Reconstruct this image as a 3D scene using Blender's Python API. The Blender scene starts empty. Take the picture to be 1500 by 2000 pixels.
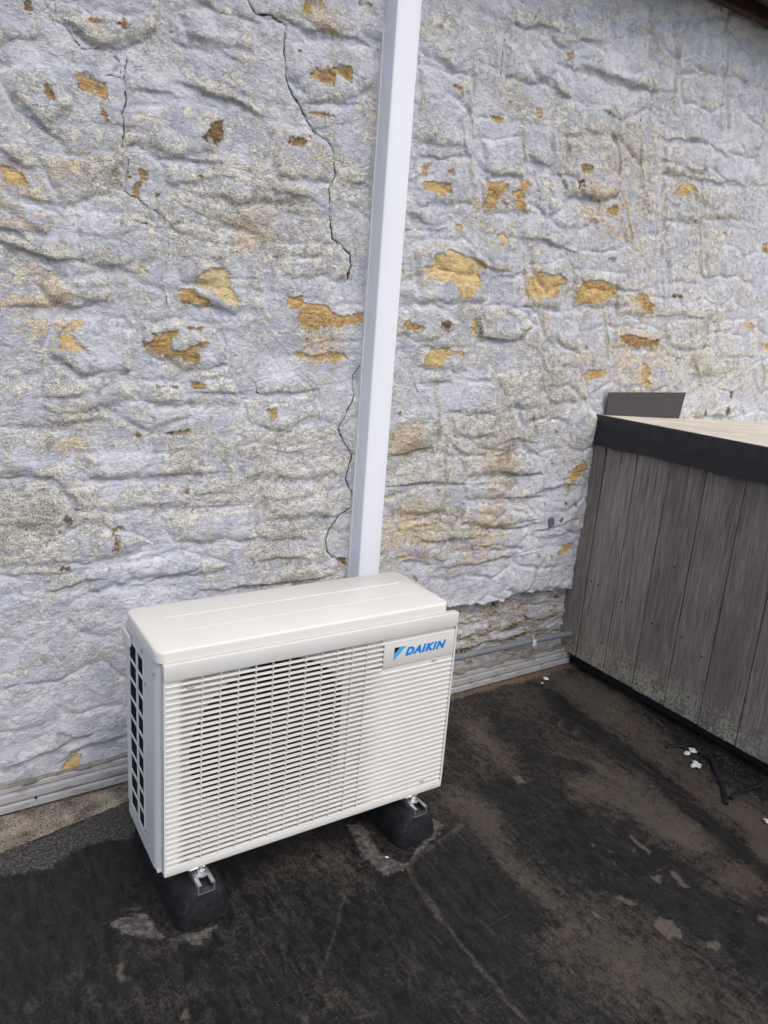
import bpy, bmesh, math, random
import numpy as np
from mathutils import Matrix, Vector
random.seed(7)
SC = bpy.context.scene
COL = SC.collection
# ------------------------------------------------------------------ camera
CAM_LOC = (-0.9435, -1.9961, 1.3889)
YAW, PITCH, ROLL, FPX = -0.5931, -0.2591, 0.0758, 1454.7
cp, sp, ct, st, cr_, sr_ = math.cos(YAW), math.sin(YAW), math.cos(PITCH), math.sin(PITCH), math.cos(ROLL), math.sin(ROLL)
fw = Vector((-sp*ct, cp*ct, st)); rx = Vector((cp, sp, 0)); up = rx.cross(fw)
X = cr_*rx + sr_*up; U = -sr_*rx + cr_*up
cam = bpy.data.objects.new('camera', bpy.data.cameras.new('camera')); COL.objects.link(cam)
cam.matrix_world = Matrix(((X[0], U[0], -fw[0], CAM_LOC[0]), (X[1], U[1], -fw[1], CAM_LOC[1]), (X[2], U[2], -fw[2], CAM_LOC[2]), (0, 0, 0, 1)))
cam.data.sensor_fit = 'VERTICAL'; cam.data.sensor_height = 36; cam.data.lens = FPX/2000*36
cam.data.clip_start = .05; cam.data.clip_end = 200
SC.camera = cam
# ------------------------------------------------------------------ sky and sun
w = bpy.data.worlds.new('World'); SC.world = w; w.use_nodes = True
nt = w.node_tree; bg = nt.nodes['Background']
sky = nt.nodes.new('ShaderNodeTexSky'); sky.sky_type = 'NISHITA'; sky.sun_disc = False
SUN_EL, SUN_AZ = math.radians(53), math.radians(172)     # azimuth measured clockwise from +Y
sky.sun_elevation = SUN_EL; sky.sun_rotation = SUN_AZ; sky.air_density = 1.0; sky.dust_density = 3.0; sky.ozone_density = 1.0
nt.links.new(sky.outputs[0], bg.inputs[0]); bg.inputs[1].default_value = 0.15
sun = bpy.data.objects.new('sun', bpy.data.lights.new('sun', 'SUN')); COL.objects.link(sun)
sun.data.energy = 1.1; sun.data.angle = math.radians(60); sun.data.color = (1, .95, .87)
sd = Vector((math.sin(SUN_AZ)*math.cos(SUN_EL), math.cos(SUN_AZ)*math.cos(SUN_EL), math.sin(SUN_EL)))
sun.rotation_euler = sd.to_track_quat('Z', 'Y').to_euler(); sun.location = sd*5
SC.view_settings.view_transform = 'Standard'; SC.view_settings.look = 'None'
SC.view_settings.exposure = 0.38; SC.view_settings.gamma = 1; SC.view_settings.use_curve_mapping = False
SC.render.engine = 'CYCLES'
# ------------------------------------------------------------------ traced surface data (metres; wall x,z / roof x,y)
OCHRE=[(0.55, [(-0.541, 1.863), (-0.516, 1.874), (-0.496, 1.873), (-0.488, 1.861), (-0.468, 1.86), (-0.461, 1.845), (-0.463, 1.829), (-0.48, 1.823), (-0.491, 1.828), (-0.508, 1.83), (-0.528, 1.834), (-0.533, 1.849)]), (0.6, [(-0.604, 1.829), (-0.596, 1.828), (-0.589, 1.814), (-0.581, 1.805), (-0.594, 1.8), (-0.601, 1.807)]), (0.6, [(-0.481, 1.809), (-0.472, 1.802), (-0.464, 1.777), (-0.471, 1.778), (-0.478, 1.79)]), (0.9, [(-0.643, 1.985), (-0.623, 1.991), (-0.616, 1.973), (-0.624, 1.961), (-0.634, 1.973)]), (0.7, [(-0.507, 1.982), (-0.485, 1.989), (-0.474, 1.983), (-0.491, 1.974)]), (0.8, [(-0.437, 1.989), (-0.419, 2.006), (-0.409, 1.995), (-0.422, 1.982)]), (0.4, [(-0.701, 1.644), (-0.678, 1.648), (-0.657, 1.638), (-0.644, 1.618), (-0.656, 1.604), (-0.674, 1.611), (-0.693, 1.609), (-0.703, 1.617)]), (0.85, [(-0.24, 1.788), (-0.22, 1.81), (-0.21, 1.823), (-0.183, 1.834), (-0.179, 1.805), (-0.189, 1.779), (-0.206, 1.769), (-0.216, 1.781), (-0.233, 1.775)]), (0.75, [(-0.007, 1.823), (0.019, 1.831), (0.057, 1.828), (0.051, 1.814), (0.02, 1.808), (0.001, 1.812)]), (0.65, [(0.053, 1.99), (0.072, 2.009), (0.118, 2.016), (0.149, 2.032), (0.181, 2.035), (0.187, 2.012), (0.184, 1.991), (0.159, 2.006), (0.134, 2.007), (0.129, 1.975), (0.089, 1.979), (0.062, 1.979)]), (0.9, [(0.006, 2.037), (0.028, 2.042), (0.017, 2.03)]), (0.6, [(-0.396, 1.686), (-0.375, 1.687), (-0.372, 1.661), (-0.391, 1.644), (-0.391, 1.617), (-0.413, 1.62), (-0.406, 1.65), (-0.394, 1.664)]), (0.7, [(-0.423, 1.679), (-0.412, 1.672), (-0.409, 1.658), (-0.421, 1.66)]), (0.7, [(-0.359, 1.642), (-0.343, 1.636), (-0.347, 1.623)]), (0.05, [(-0.215, 1.47), (-0.169, 1.475), (-0.154, 1.456), (-0.157, 1.423), (-0.138, 1.401), (-0.12, 1.392), (-0.142, 1.377), (-0.175, 1.388), (-0.2, 1.406), (-0.211, 1.418), (-0.246, 1.422), (-0.26, 1.447)]), (0.5, [(-0.296, 1.415), (-0.267, 1.417), (-0.243, 1.403), (-0.204, 1.386), (-0.207, 1.376), (-0.253, 1.376), (-0.291, 1.367), (-0.298, 1.392)]), (0.45, [(0.023, 1.416), (0.063, 1.419), (0.076, 1.402), (0.105, 1.404), (0.157, 1.397), (0.184, 1.373), (0.277, 1.39), (0.279, 1.356), (0.204, 1.344), (0.084, 1.327), (0.05, 1.354), (0.053, 1.379), (0.016, 1.394)]), (0.1, [(-0.399, 1.46), (-0.38, 1.461), (-0.375, 1.443), (-0.393, 1.438)]), (0.7, [(-0.25, 1.691), (-0.239, 1.696), (-0.228, 1.691), (-0.242, 1.686)]), (0.5, [(0.054, 1.902), (0.101, 1.906), (0.133, 1.903), (0.11, 1.895), (0.066, 1.894)]), (0.6, [(0.154, 1.89), (0.17, 1.893), (0.167, 1.883)]), (0.4, [(0.034, 2.153), (0.082, 2.168), (0.088, 2.149), (0.053, 2.146), (0.043, 2.117), (0.024, 2.127)]), (0.6, [(0.189, 2.195), (0.238, 2.197), (0.226, 2.188), (0.194, 2.188)]), (0.9, [(0.21, 1.502), (0.221, 1.5), (0.219, 1.48), (0.21, 1.482)]), (0.6, [(0.97, 2.245), (1.003, 2.256), (1.009, 2.242), (0.985, 2.228)]), (0.75, [(1.101, 2.252), (1.124, 2.264), (1.139, 2.252), (1.12, 2.239)]), (0.5, [(0.532, 2.064), (0.563, 2.064), (0.571, 2.038), (0.556, 2.042)]), (0.3, [(0.87, 2.064), (0.897, 2.069), (0.908, 2.044), (0.887, 2.033)]), (0.6, [(0.759, 2.064), (0.773, 2.067), (0.772, 2.052)]), (0.6, [(0.69, 2.011), (0.745, 2.014), (0.747, 2.003), (0.7, 1.998)]), (0.45, [(0.446, 1.825), (0.478, 1.834), (0.471, 1.818), (0.463, 1.799), (0.448, 1.804)]), (0.55, [(0.541, 1.825), (0.562, 1.836), (0.567, 1.818), (0.549, 1.814)]), (0.4, [(0.449, 1.781), (0.488, 1.792), (0.513, 1.791), (0.559, 1.792), (0.56, 1.766), (0.527, 1.754), (0.492, 1.76), (0.453, 1.758)]), (0.5, [(0.699, 1.82), (0.783, 1.836), (0.797, 1.807), (0.758, 1.786), (0.752, 1.75), (0.711, 1.735), (0.696, 1.75), (0.709, 1.783)]), (0.5, [(0.81, 1.809), (0.853, 1.823), (0.838, 1.844), (0.877, 1.854), (0.886, 1.835), (0.862, 1.804), (0.877, 1.751), (0.841, 1.754), (0.815, 1.774), (0.83, 1.788), (0.818, 1.794)]), (0.5, [(0.772, 1.768), (0.799, 1.772), (0.796, 1.757)]), (0.6, [(1.095, 1.927), (1.134, 1.942), (1.163, 1.93), (1.141, 1.91), (1.103, 1.91)]), (0.9, [(1.089, 1.881), (1.126, 1.887), (1.131, 1.867), (1.1, 1.858)]), (0.35, [(1.62, 1.924), (1.653, 1.947), (1.686, 1.97), (1.727, 1.967), (1.744, 1.937), (1.678, 1.914), (1.616, 1.91)]), (0.6, [(1.269, 1.81), (1.311, 1.837), (1.329, 1.817), (1.32, 1.794), (1.292, 1.795)]), (0.1, [(0.765, 1.665), (0.791, 1.68), (0.81, 1.666), (0.825, 1.68), (0.812, 1.65), (0.783, 1.615), (0.771, 1.626), (0.785, 1.643)]), (0.2, [(0.481, 1.542), (0.515, 1.553), (0.516, 1.587), (0.562, 1.584), (0.569, 1.608), (0.612, 1.593), (0.677, 1.584), (0.735, 1.562), (0.693, 1.546), (0.72, 1.516), (0.673, 1.455), (0.63, 1.456), (0.614, 1.499), (0.581, 1.508), (0.552, 1.494), (0.499, 1.513)]), (0.3, [(0.935, 1.542), (0.979, 1.572), (1.018, 1.562), (1.067, 1.571), (1.109, 1.553), (1.087, 1.529), (1.068, 1.492), (0.982, 1.482), (0.933, 1.482), (0.924, 1.499)]), (0.38, [(1.187, 1.559), (1.266, 1.57), (1.382, 1.557), (1.382, 1.525), (1.325, 1.493), (1.245, 1.473), (1.169, 1.482), (1.163, 1.513)]), (0.5, [(1.487, 1.518), (1.533, 1.547), (1.576, 1.53), (1.573, 1.51), (1.614, 1.503), (1.6, 1.468), (1.55, 1.479), (1.529, 1.502)]), (0.9, [(1.706, 1.549), (1.754, 1.557), (1.774, 1.544), (1.737, 1.526)]), (0.7, [(1.312, 1.647), (1.352, 1.655), (1.35, 1.633)]), (0.8, [(1.511, 1.634), (1.542, 1.632), (1.531, 1.617)]), (0.45, [(1.985, 1.819), (2.011, 1.822), (2.012, 1.792)]), (0.6, [(2.264, 1.799), (2.308, 1.814), (2.325, 1.768), (2.294, 1.77)]), (0.2, [(0.592, 1.676), (0.617, 1.683), (0.623, 1.66), (0.605, 1.655)]), (0.25, [(-0.558, 1.319), (-0.537, 1.326), (-0.532, 1.311), (-0.55, 1.304), (-0.559, 1.282), (-0.551, 1.267), (-0.533, 1.262), (-0.527, 1.246), (-0.54, 1.236), (-0.569, 1.248), (-0.587, 1.244), (-0.597, 1.265), (-0.582, 1.296)]), (0.6, [(-0.368, 1.298), (-0.301, 1.307), (-0.301, 1.291), (-0.318, 1.284), (-0.318, 1.257), (-0.294, 1.255), (-0.266, 1.266), (-0.224, 1.288), (-0.209, 1.278), (-0.238, 1.26), (-0.255, 1.256), (-0.241, 1.243), (-0.244, 1.219), (-0.273, 1.225), (-0.301, 1.234), (-0.355, 1.239), (-0.368, 1.252), (-0.388, 1.251), (-0.391, 1.277), (-0.372, 1.271)]), (0.6, [(-0.28, 1.318), (-0.231, 1.318), (-0.238, 1.309), (-0.277, 1.31)]), (0.75, [(-0.269, 1.163), (-0.244, 1.171), (-0.222, 1.174), (-0.213, 1.159), (-0.244, 1.153)]), (0.75, [(-0.362, 1.162), (-0.328, 1.165), (-0.301, 1.163), (-0.301, 1.158), (-0.356, 1.156)]), (0.7, [(-0.335, 1.035), (-0.265, 1.044), (-0.264, 1.034), (-0.3, 1.024), (-0.332, 1.028)]), (0.7, [(-0.42, 1.032), (-0.394, 1.031), (-0.404, 1.023)]), (0.7, [(-0.453, 1.031), (-0.437, 1.031), (-0.444, 1.023)]), (0.7, [(-0.376, 1.081), (-0.363, 1.077), (-0.373, 1.074)]), (0.5, [(-0.037, 1.096), (-0.005, 1.103), (-0.003, 1.066), (-0.028, 1.066), (-0.024, 1.081)]), (0.3, [(0.05, 1.263), (0.113, 1.258), (0.165, 1.267), (0.222, 1.266), (0.228, 1.251), (0.193, 1.238), (0.114, 1.243), (0.055, 1.245)]), (0.75, [(-0.481, 0.781), (-0.448, 0.782), (-0.451, 0.767), (-0.472, 0.759)]), (0.75, [(-0.472, 0.751), (-0.458, 0.754), (-0.459, 0.713), (-0.479, 0.712)]), (0.95, [(-0.613, 0.686), (-0.588, 0.685), (-0.587, 0.671), (-0.61, 0.672)]), (0.7, [(-0.627, 0.853), (-0.619, 0.853), (-0.617, 0.835), (-0.624, 0.836)]), (0.7, [(-0.28, 0.871), (-0.267, 0.877), (-0.263, 0.859), (-0.271, 0.855)]), (0.9, [(0.225, 0.608), (0.269, 0.6), (0.27, 0.577), (0.236, 0.59)]), (0.25, [(0.521, 1.268), (0.539, 1.293), (0.596, 1.295), (0.684, 1.283), (0.686, 1.272), (0.621, 1.267), (0.591, 1.249), (0.577, 1.228), (0.525, 1.231), (0.512, 1.251)]), (0.2, [(0.701, 1.395), (0.724, 1.401), (0.732, 1.347), (0.705, 1.341)]), (0.4, [(0.915, 1.369), (0.95, 1.379), (0.956, 1.362), (0.93, 1.356)]), (0.6, [(0.425, 1.368), (0.438, 1.38), (0.454, 1.369), (0.496, 1.36), (0.497, 1.344), (0.437, 1.345), (0.412, 1.351)]), (0.9, [(0.557, 1.379), (0.591, 1.385), (0.616, 1.374), (0.59, 1.348), (0.565, 1.359)]), (0.7, [(1.435, 1.376), (1.497, 1.384), (1.609, 1.369), (1.689, 1.372), (1.695, 1.347), (1.617, 1.339), (1.548, 1.329), (1.451, 1.352)]), (0.3, [(2.224, 1.462), (2.277, 1.482), (2.316, 1.456), (2.323, 1.434), (2.268, 1.45)]), (0.4, [(2.394, 1.381), (2.464, 1.389), (2.474, 1.361), (2.421, 1.362)]), (0.4, [(1.268, 1.225), (1.308, 1.24), (1.38, 1.242), (1.398, 1.228), (1.365, 1.209), (1.33, 1.202), (1.279, 1.208)]), (0.4, [(1.601, 1.273), (1.642, 1.269), (1.668, 1.233), (1.649, 1.212), (1.687, 1.192), (1.665, 1.179), (1.623, 1.186), (1.601, 1.242)]), (0.4, [(1.252, 0.842), (1.292, 0.861), (1.33, 0.887), (1.353, 0.884), (1.364, 0.847), (1.321, 0.823), (1.29, 0.798), (1.264, 0.805)]), (0.4, [(1.262, 0.795), (1.285, 0.783), (1.282, 0.764), (1.26, 0.766)]), (0.4, [(1.251, 0.509), (1.278, 0.516), (1.289, 0.537), (1.345, 0.542), (1.354, 0.508), (1.296, 0.503), (1.269, 0.49)]), (0.5, [(1.324, 0.433), (1.358, 0.452), (1.348, 0.425)]), (0.5, [(1.208, 0.508), (1.226, 0.501), (1.226, 0.484)]), (0.8, [(1.13, 0.506), (1.149, 0.52), (1.153, 0.498)]), (0.6, [(0.85, 0.575), (0.868, 0.583), (0.87, 0.568)]), (0.6, [(0.881, 0.576), (0.898, 0.577), (0.892, 0.563)]), (0, [(0.534, 0.689), (0.611, 0.691), (0.663, 0.687), (0.624, 0.674), (0.546, 0.679)]), (0.05, [(0.47, 0.58), (0.522, 0.593), (0.529, 0.581), (0.481, 0.571)]), (0.0, [(0.557, 0.631), (0.596, 0.63), (0.592, 0.613)]), (0.0, [(0.443, 0.81), (0.459, 0.8), (0.399, 0.786), (0.398, 0.795)]), (0.2, [(-0.631, 0.072), (-0.629, 0.086), (-0.611, 0.101), (-0.59, 0.123), (-0.581, 0.117), (-0.568, 0.114), (-0.576, 0.095), (-0.576, 0.077), (-0.569, 0.068), (-0.589, 0.066)]), (0.7, [(0.542, 0.505), (0.566, 0.492), (0.564, 0.482), (0.546, 0.49)]), (0.6, [(0.514, 1.089), (0.522, 1.09), (0.521, 1.08)]), (0.6, [(0.423, 1.081), (0.438, 1.083), (0.433, 1.074)])]
CRACKS=[(0.6, [(-0.592, 1.998), (-0.583, 1.971), (-0.57, 1.965), (-0.551, 1.961), (-0.538, 1.941), (-0.517, 1.921), (-0.503, 1.924), (-0.483, 1.932), (-0.452, 1.93), (-0.435, 1.915), (-0.431, 1.881)]), (0.5, [(-0.573, 2.003), (-0.572, 1.969)]), (1.0, [(-0.419, 1.921), (-0.425, 1.877), (-0.421, 1.832), (-0.432, 1.805), (-0.427, 1.772), (-0.433, 1.729)]), (0.6, [(-0.418, 1.703), (-0.426, 1.659), (-0.427, 1.63), (-0.397, 1.619), (-0.379, 1.607), (-0.344, 1.591), (-0.328, 1.577), (-0.331, 1.559), (-0.321, 1.517), (-0.324, 1.479), (-0.338, 1.459), (-0.342, 1.433), (-0.334, 1.409), (-0.329, 1.377)]), (1.0, [(-0.121, 2.119), (-0.1, 2.096), (-0.058, 2.101), (-0.015, 2.088), (-0.018, 2.028), (-0.011, 1.976), (-0.001, 1.945), (0.023, 1.919), (0.043, 1.895), (0.076, 1.857), (0.117, 1.842), (0.137, 1.822), (0.151, 1.752), (0.133, 1.716), (0.14, 1.656), (0.151, 1.588), (0.188, 1.571), (0.218, 1.546), (0.219, 1.503), (0.216, 1.481)]), (1.0, [(0.275, 1.233), (0.25, 1.197), (0.255, 1.134), (0.226, 1.079), (0.205, 1.035), (0.232, 0.99), (0.263, 0.948), (0.245, 0.87), (0.273, 0.822), (0.276, 0.779), (0.234, 0.756), (0.208, 0.724), (0.187, 0.683), (0.19, 0.64), (0.215, 0.611), (0.269, 0.602)]), (0.5, [(-0.173, 1.307), (-0.162, 1.273), (-0.163, 1.232)]), (0.7, [(-0.091, 1.187), (-0.071, 1.169), (-0.066, 1.144), (-0.03, 1.137)]), (0.5, [(0.186, 2.024), (0.207, 2.016), (0.228, 2.014)]), (0.5, [(-0.348, 1.427), (-0.334, 1.39), (-0.321, 1.362)]), (0.3, [(-0.527, 1.246), (-0.52, 1.227), (-0.525, 1.202)]), (0.3, [(-0.501, 0.797), (-0.475, 0.77), (-0.482, 0.745)]), (0.3, [(-0.739, 0.937), (-0.705, 0.928)]), (0.7, [(0.845, 2.366), (0.818, 2.299), (0.784, 2.277)]), (0.8, [(0.717, 2.23), (0.71, 2.172), (0.72, 2.125)]), (0.7, [(0.903, 1.873), (0.93, 1.814), (0.934, 1.758)]), (0.5, [(1.803, 2.484), (1.819, 2.384)]), (0.6, [(0.618, 1.99), (0.607, 2.031), (0.612, 2.067)]), (0.5, [(1.434, 2.227), (1.44, 2.285)]), (0.4, [(1.261, 2.053), (1.298, 1.984), (1.314, 1.885), (1.335, 1.853)]), (0.6, [(1.381, 2.158), (1.381, 2.1)]), (0.4, [(1.232, 1.822), (1.227, 1.752)]), (0.4, [(0.93, 2.147), (0.947, 2.21), (0.949, 2.262)]), (0.4, [(1.074, 1.598), (1.073, 1.537), (1.064, 1.483)]), (0.9, [(0.386, 0.934), (0.466, 0.948), (0.559, 0.964)]), (0.8, [(0.41, 0.837), (0.498, 0.837), (0.639, 0.838)]), (0.7, [(0.73, 1.401), (0.745, 1.335), (0.861, 1.333)]), (0.6, [(0.911, 0.848), (1.093, 0.842)]), (0.6, [(0.937, 0.759), (1.136, 0.754)]), (0.3, [(0.405, 1.374), (0.378, 1.353)]), (0.25, [(-0.603, 1.66), (-0.601, 1.633), (-0.593, 1.617)]), (0.25, [(-0.553, 1.555), (-0.549, 1.516), (-0.533, 1.465)]), (0.3, [(-0.056, 1.532), (-0.031, 1.48), (-0.024, 1.399)]), (0.4, [(-0.068, 1.985), (-0.061, 1.972)]), (0.5, [(-0.465, 1.879), (-0.433, 1.881)]), (0.4, [(-0.407, 1.565), (-0.334, 1.558)]), (0.25, [(-0.236, 1.146), (-0.148, 1.14), (-0.086, 1.14)]), (0.3, [(-0.097, 1.111), (-0.092, 1.067), (-0.075, 1.044)]), (0.5, [(0.891, 1.445), (0.987, 1.456)]), (0.6, [(1.132, 0.617), (1.278, 0.598)]), (0.7, [(0.484, 1.176), (0.497, 1.152)])]
LEDGES=[(8, [(-0.719, 1.87), (-0.657, 1.908), (-0.584, 1.936)]), (9, [(-0.567, 1.975), (-0.514, 1.942), (-0.435, 1.942), (-0.381, 1.962), (-0.357, 2.0), (-0.35, 2.06)]), (10, [(-0.296, 2.085), (-0.22, 2.08), (-0.168, 2.074), (-0.086, 2.08)]), (16, [(-0.302, 1.909), (-0.231, 1.883), (-0.177, 1.888), (-0.122, 1.876), (-0.071, 1.864)]), (11, [(-0.1, 2.096), (-0.008, 2.096), (0.044, 2.096), (0.16, 2.1), (0.284, 2.103)]), (8, [(0.015, 1.918), (0.131, 1.928), (0.228, 1.953)]), (8, [(-0.43, 1.868), (-0.358, 1.861), (-0.295, 1.87)]), (7, [(0.159, 1.75), (0.227, 1.746), (0.296, 1.756)]), (8, [(-0.065, 1.684), (0.026, 1.687), (0.123, 1.677)]), (14, [(-0.741, 1.483), (-0.657, 1.469), (-0.602, 1.458), (-0.527, 1.462)]), (9, [(-0.719, 1.688), (-0.659, 1.656), (-0.605, 1.659)]), (8, [(-0.628, 1.362), (-0.548, 1.356), (-0.457, 1.371)]), (9, [(-0.396, 1.73), (-0.295, 1.723), (-0.188, 1.731)]), (6, [(-0.321, 1.624), (-0.157, 1.586), (-0.038, 1.567)]), (7, [(-0.206, 1.992), (-0.166, 1.986), (-0.111, 1.981)]), (7, [(-0.729, 1.506), (-0.676, 1.512), (-0.645, 1.493)]), (6, [(-0.321, 1.993), (-0.271, 1.982), (-0.199, 1.993)]), (7, [(-0.673, 1.589), (-0.609, 1.576), (-0.553, 1.567)]), (6, [(-0.522, 1.454), (-0.437, 1.444), (-0.386, 1.448)]), (6, [(-0.662, 1.802), (-0.618, 1.748), (-0.559, 1.716)]), (6, [(-0.295, 1.666), (-0.194, 1.693), (-0.124, 1.71)]), (8, [(-0.739, 1.337), (-0.606, 1.349), (-0.457, 1.359)]), (8, [(-0.596, 1.166), (-0.492, 1.183), (-0.415, 1.198)]), (7, [(-0.656, 1.125), (-0.536, 1.144), (-0.48, 1.132)]), (9, [(-0.555, 0.915), (-0.391, 0.914), (-0.264, 0.918), (-0.127, 0.922)]), (7, [(-0.278, 0.858), (-0.203, 0.86), (-0.126, 0.853)]), (8, [(-0.761, 0.938), (-0.623, 0.924), (-0.563, 0.866)]), (9, [(-0.647, 0.618), (-0.557, 0.63), (-0.477, 0.642)]), (9, [(-0.408, 0.613), (-0.329, 0.626), (-0.224, 0.643)]), (8, [(-0.071, 0.633), (0.032, 0.628), (0.14, 0.62)]), (11, [(-0.261, 0.555), (-0.052, 0.559), (0.239, 0.546)]), (8, [(-0.251, 1.146), (-0.185, 1.143), (-0.094, 1.147)]), (7, [(-0.055, 1.146), (0.043, 1.148), (0.145, 1.153)]), (9, [(-0.308, 1.382), (-0.225, 1.378), (-0.137, 1.357)]), (7, [(0.132, 0.752), (0.206, 0.75), (0.291, 0.76)]), (6, [(-0.403, 1.125), (-0.335, 1.122), (-0.279, 1.118)]), (7, [(-0.646, 1.081), (-0.557, 1.06), (-0.482, 1.072)]), (6, [(-0.364, 0.814), (-0.218, 0.818), (-0.101, 0.816)]), (6, [(-0.769, 0.688), (-0.663, 0.667), (-0.569, 0.676)]), (6, [(-0.138, 0.709), (0.029, 0.7), (0.164, 0.677)]), (6, [(-0.105, 0.993), (0.017, 0.973), (0.192, 0.975)]), (6, [(-0.745, 0.806), (-0.628, 0.781), (-0.534, 0.786)]), (12, [(0.674, 2.281), (0.778, 2.279), (0.862, 2.3), (0.942, 2.297), (0.974, 2.312)]), (9, [(0.956, 2.286), (1.072, 2.302), (1.231, 2.331)]), (13, [(1.052, 2.224), (1.216, 2.222), (1.324, 2.22), (1.448, 2.229)]), (15, [(1.026, 1.852), (1.068, 1.829), (1.131, 1.832), (1.235, 1.839), (1.339, 1.864)]), (9, [(0.92, 2.167), (0.952, 2.121), (1.024, 2.117)]), (10, [(0.853, 1.928), (0.897, 1.904), (0.99, 1.915)]), (10, [(0.384, 1.687), (0.442, 1.68), (0.502, 1.665)]), (8, [(0.474, 1.654), (0.514, 1.648), (0.572, 1.666)]), (9, [(1.471, 2.086), (1.646, 2.108), (1.805, 2.117)]), (9, [(1.501, 1.969), (1.713, 1.988), (1.877, 1.994), (2.155, 2.02)]), (7, [(1.787, 2.119), (1.862, 2.095), (1.948, 2.095)]), (11, [(0.877, 1.678), (0.999, 1.667), (1.157, 1.64)]), (9, [(0.631, 1.611), (0.735, 1.566), (0.849, 1.56)]), (8, [(1.777, 2.362), (1.892, 2.368), (2.032, 2.366)]), (8, [(1.173, 2.122), (1.214, 2.118), (1.281, 2.114)]), (7, [(0.441, 2.126), (0.519, 2.103), (0.597, 2.106)]), (6, [(0.641, 1.856), (0.749, 1.842), (0.87, 1.861)]), (6, [(0.414, 1.855), (0.51, 1.857), (0.616, 1.888)]), (6, [(1.064, 2.042), (1.164, 2.044), (1.281, 2.057)]), (5, [(1.539, 2.323), (1.688, 2.338), (1.809, 2.364)]), (10, [(0.366, 0.935), (0.466, 0.948), (0.581, 0.964)]), (8, [(0.405, 0.837), (0.519, 0.836), (0.651, 0.837)]), (8, [(0.738, 1.341), (0.791, 1.333), (0.885, 1.334)]), (10, [(0.884, 0.858), (1.001, 0.843), (1.134, 0.841)]), (8, [(0.911, 0.763), (1.028, 0.754), (1.164, 0.752)]), (9, [(0.864, 0.653), (0.995, 0.636), (1.155, 0.647)]), (8, [(1.106, 0.609), (1.272, 0.625), (1.399, 0.663)]), (8, [(0.631, 1.092), (0.723, 1.078), (0.85, 1.086)]), (8, [(0.534, 1.198), (0.589, 1.178), (0.652, 1.191)]), (8, [(1.026, 0.764), (1.242, 0.786), (1.371, 0.799)]), (9, [(0.608, 0.52), (0.821, 0.518), (1.176, 0.528)]), (8, [(1.111, 0.577), (1.28, 0.587), (1.396, 0.603)]), (7, [(0.846, 0.953), (0.965, 0.987), (1.074, 0.955)]), (8, [(0.632, 0.996), (0.705, 0.948), (0.767, 0.919)]), (6, [(1.84, 1.247), (2.024, 1.229), (2.3, 1.269)]), (6, [(0.89, 1.449), (0.963, 1.45), (1.043, 1.42)]), (6, [(1.542, 1.449), (1.777, 1.474), (2.042, 1.468)]), (7, [(0.437, 0.584), (0.526, 0.555), (0.687, 0.535)]), (9, [(0.517, 0.649), (0.688, 0.622), (0.869, 0.623)]), (8, [(1.81, 1.042), (2.078, 1.05), (2.413, 1.058)]), (9, [(-0.802, 0.138), (-0.714, 0.135), (-0.626, 0.158), (-0.538, 0.179)]), (8, [(-0.651, 0.096), (-0.587, 0.123), (-0.497, 0.143)]), (8, [(-0.528, 0.116), (-0.481, 0.143), (-0.434, 0.144)]), (7, [(-0.784, 0.075), (-0.73, 0.075), (-0.669, 0.074)]), (7, [(-0.641, 0.207), (-0.585, 0.171), (-0.538, 0.169)])]
RIDGES=[(5, 5, [(1.272, 2.064), (1.301, 1.968), (1.319, 1.86)]), (4, 5, [(1.01, 2.001), (1.021, 1.892), (1.054, 1.839)]), (4, 5, [(0.829, 2.037), (0.853, 1.912)]), (4, 5, [(0.586, 2.076), (0.62, 1.976), (0.636, 1.818)]), (5, 6, [(1.446, 2.344), (1.443, 2.22)]), (5, 6, [(1.556, 2.499), (1.52, 2.393), (1.54, 2.214)]), (5, 6, [(1.367, 2.484), (1.353, 2.433), (1.422, 2.355)]), (4, 5, [(1.773, 2.553), (1.812, 2.382), (1.834, 2.182)]), (4, 5, [(2.103, 2.297), (2.127, 2.1)]), (4, 5, [(1.787, 2.119), (1.797, 1.897), (1.853, 1.71)]), (3, 4, [(1.395, 2.102), (1.409, 1.985), (1.486, 1.856)]), (3, 4, [(1.349, 1.881), (1.457, 1.671)]), (3, 4, [(1.588, 1.87), (1.621, 1.687), (1.688, 1.498)]), (3, 4, [(0.575, 1.968), (0.616, 1.888)]), (3, 4, [(1.731, 1.982), (1.816, 1.804)]), (4, 5, [(0.573, 1.22), (0.603, 1.005)]), (4, 5, [(0.633, 0.987), (0.65, 0.795)]), (3, 4, [(1.012, 1.311), (1.077, 1.231)]), (3, 4, [(1.223, 1.449), (1.231, 1.338)]), (4, 4, [(1.323, 1.502), (1.399, 1.287)]), (3, 4, [(1.298, 1.148), (1.346, 0.987)]), (3, 4, [(2.439, 1.342), (2.522, 1.081)]), (3, 4, [(1.909, 1.313), (2.016, 1.196)]), (3, 4, [(0.932, 1.035), (0.927, 0.902)]), (3, 4, [(1.024, 1.09), (1.067, 0.994)]), (5, 6, [(0.726, 1.426), (0.742, 1.335)]), (4, 6, [(-0.444, 1.719), (-0.449, 1.632)]), (4, 6, [(-0.357, 2.059), (-0.351, 2.007), (-0.382, 1.951)]), (4, 6, [(0.602, 2.141), (0.621, 2.076)]), (4, 5, [(0.478, 1.964), (0.468, 1.885)]), (4, 5, [(0.587, 1.956), (0.616, 1.888)]), (4, 7, [(-0.16, 0.994), (-0.142, 0.904)])]
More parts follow.
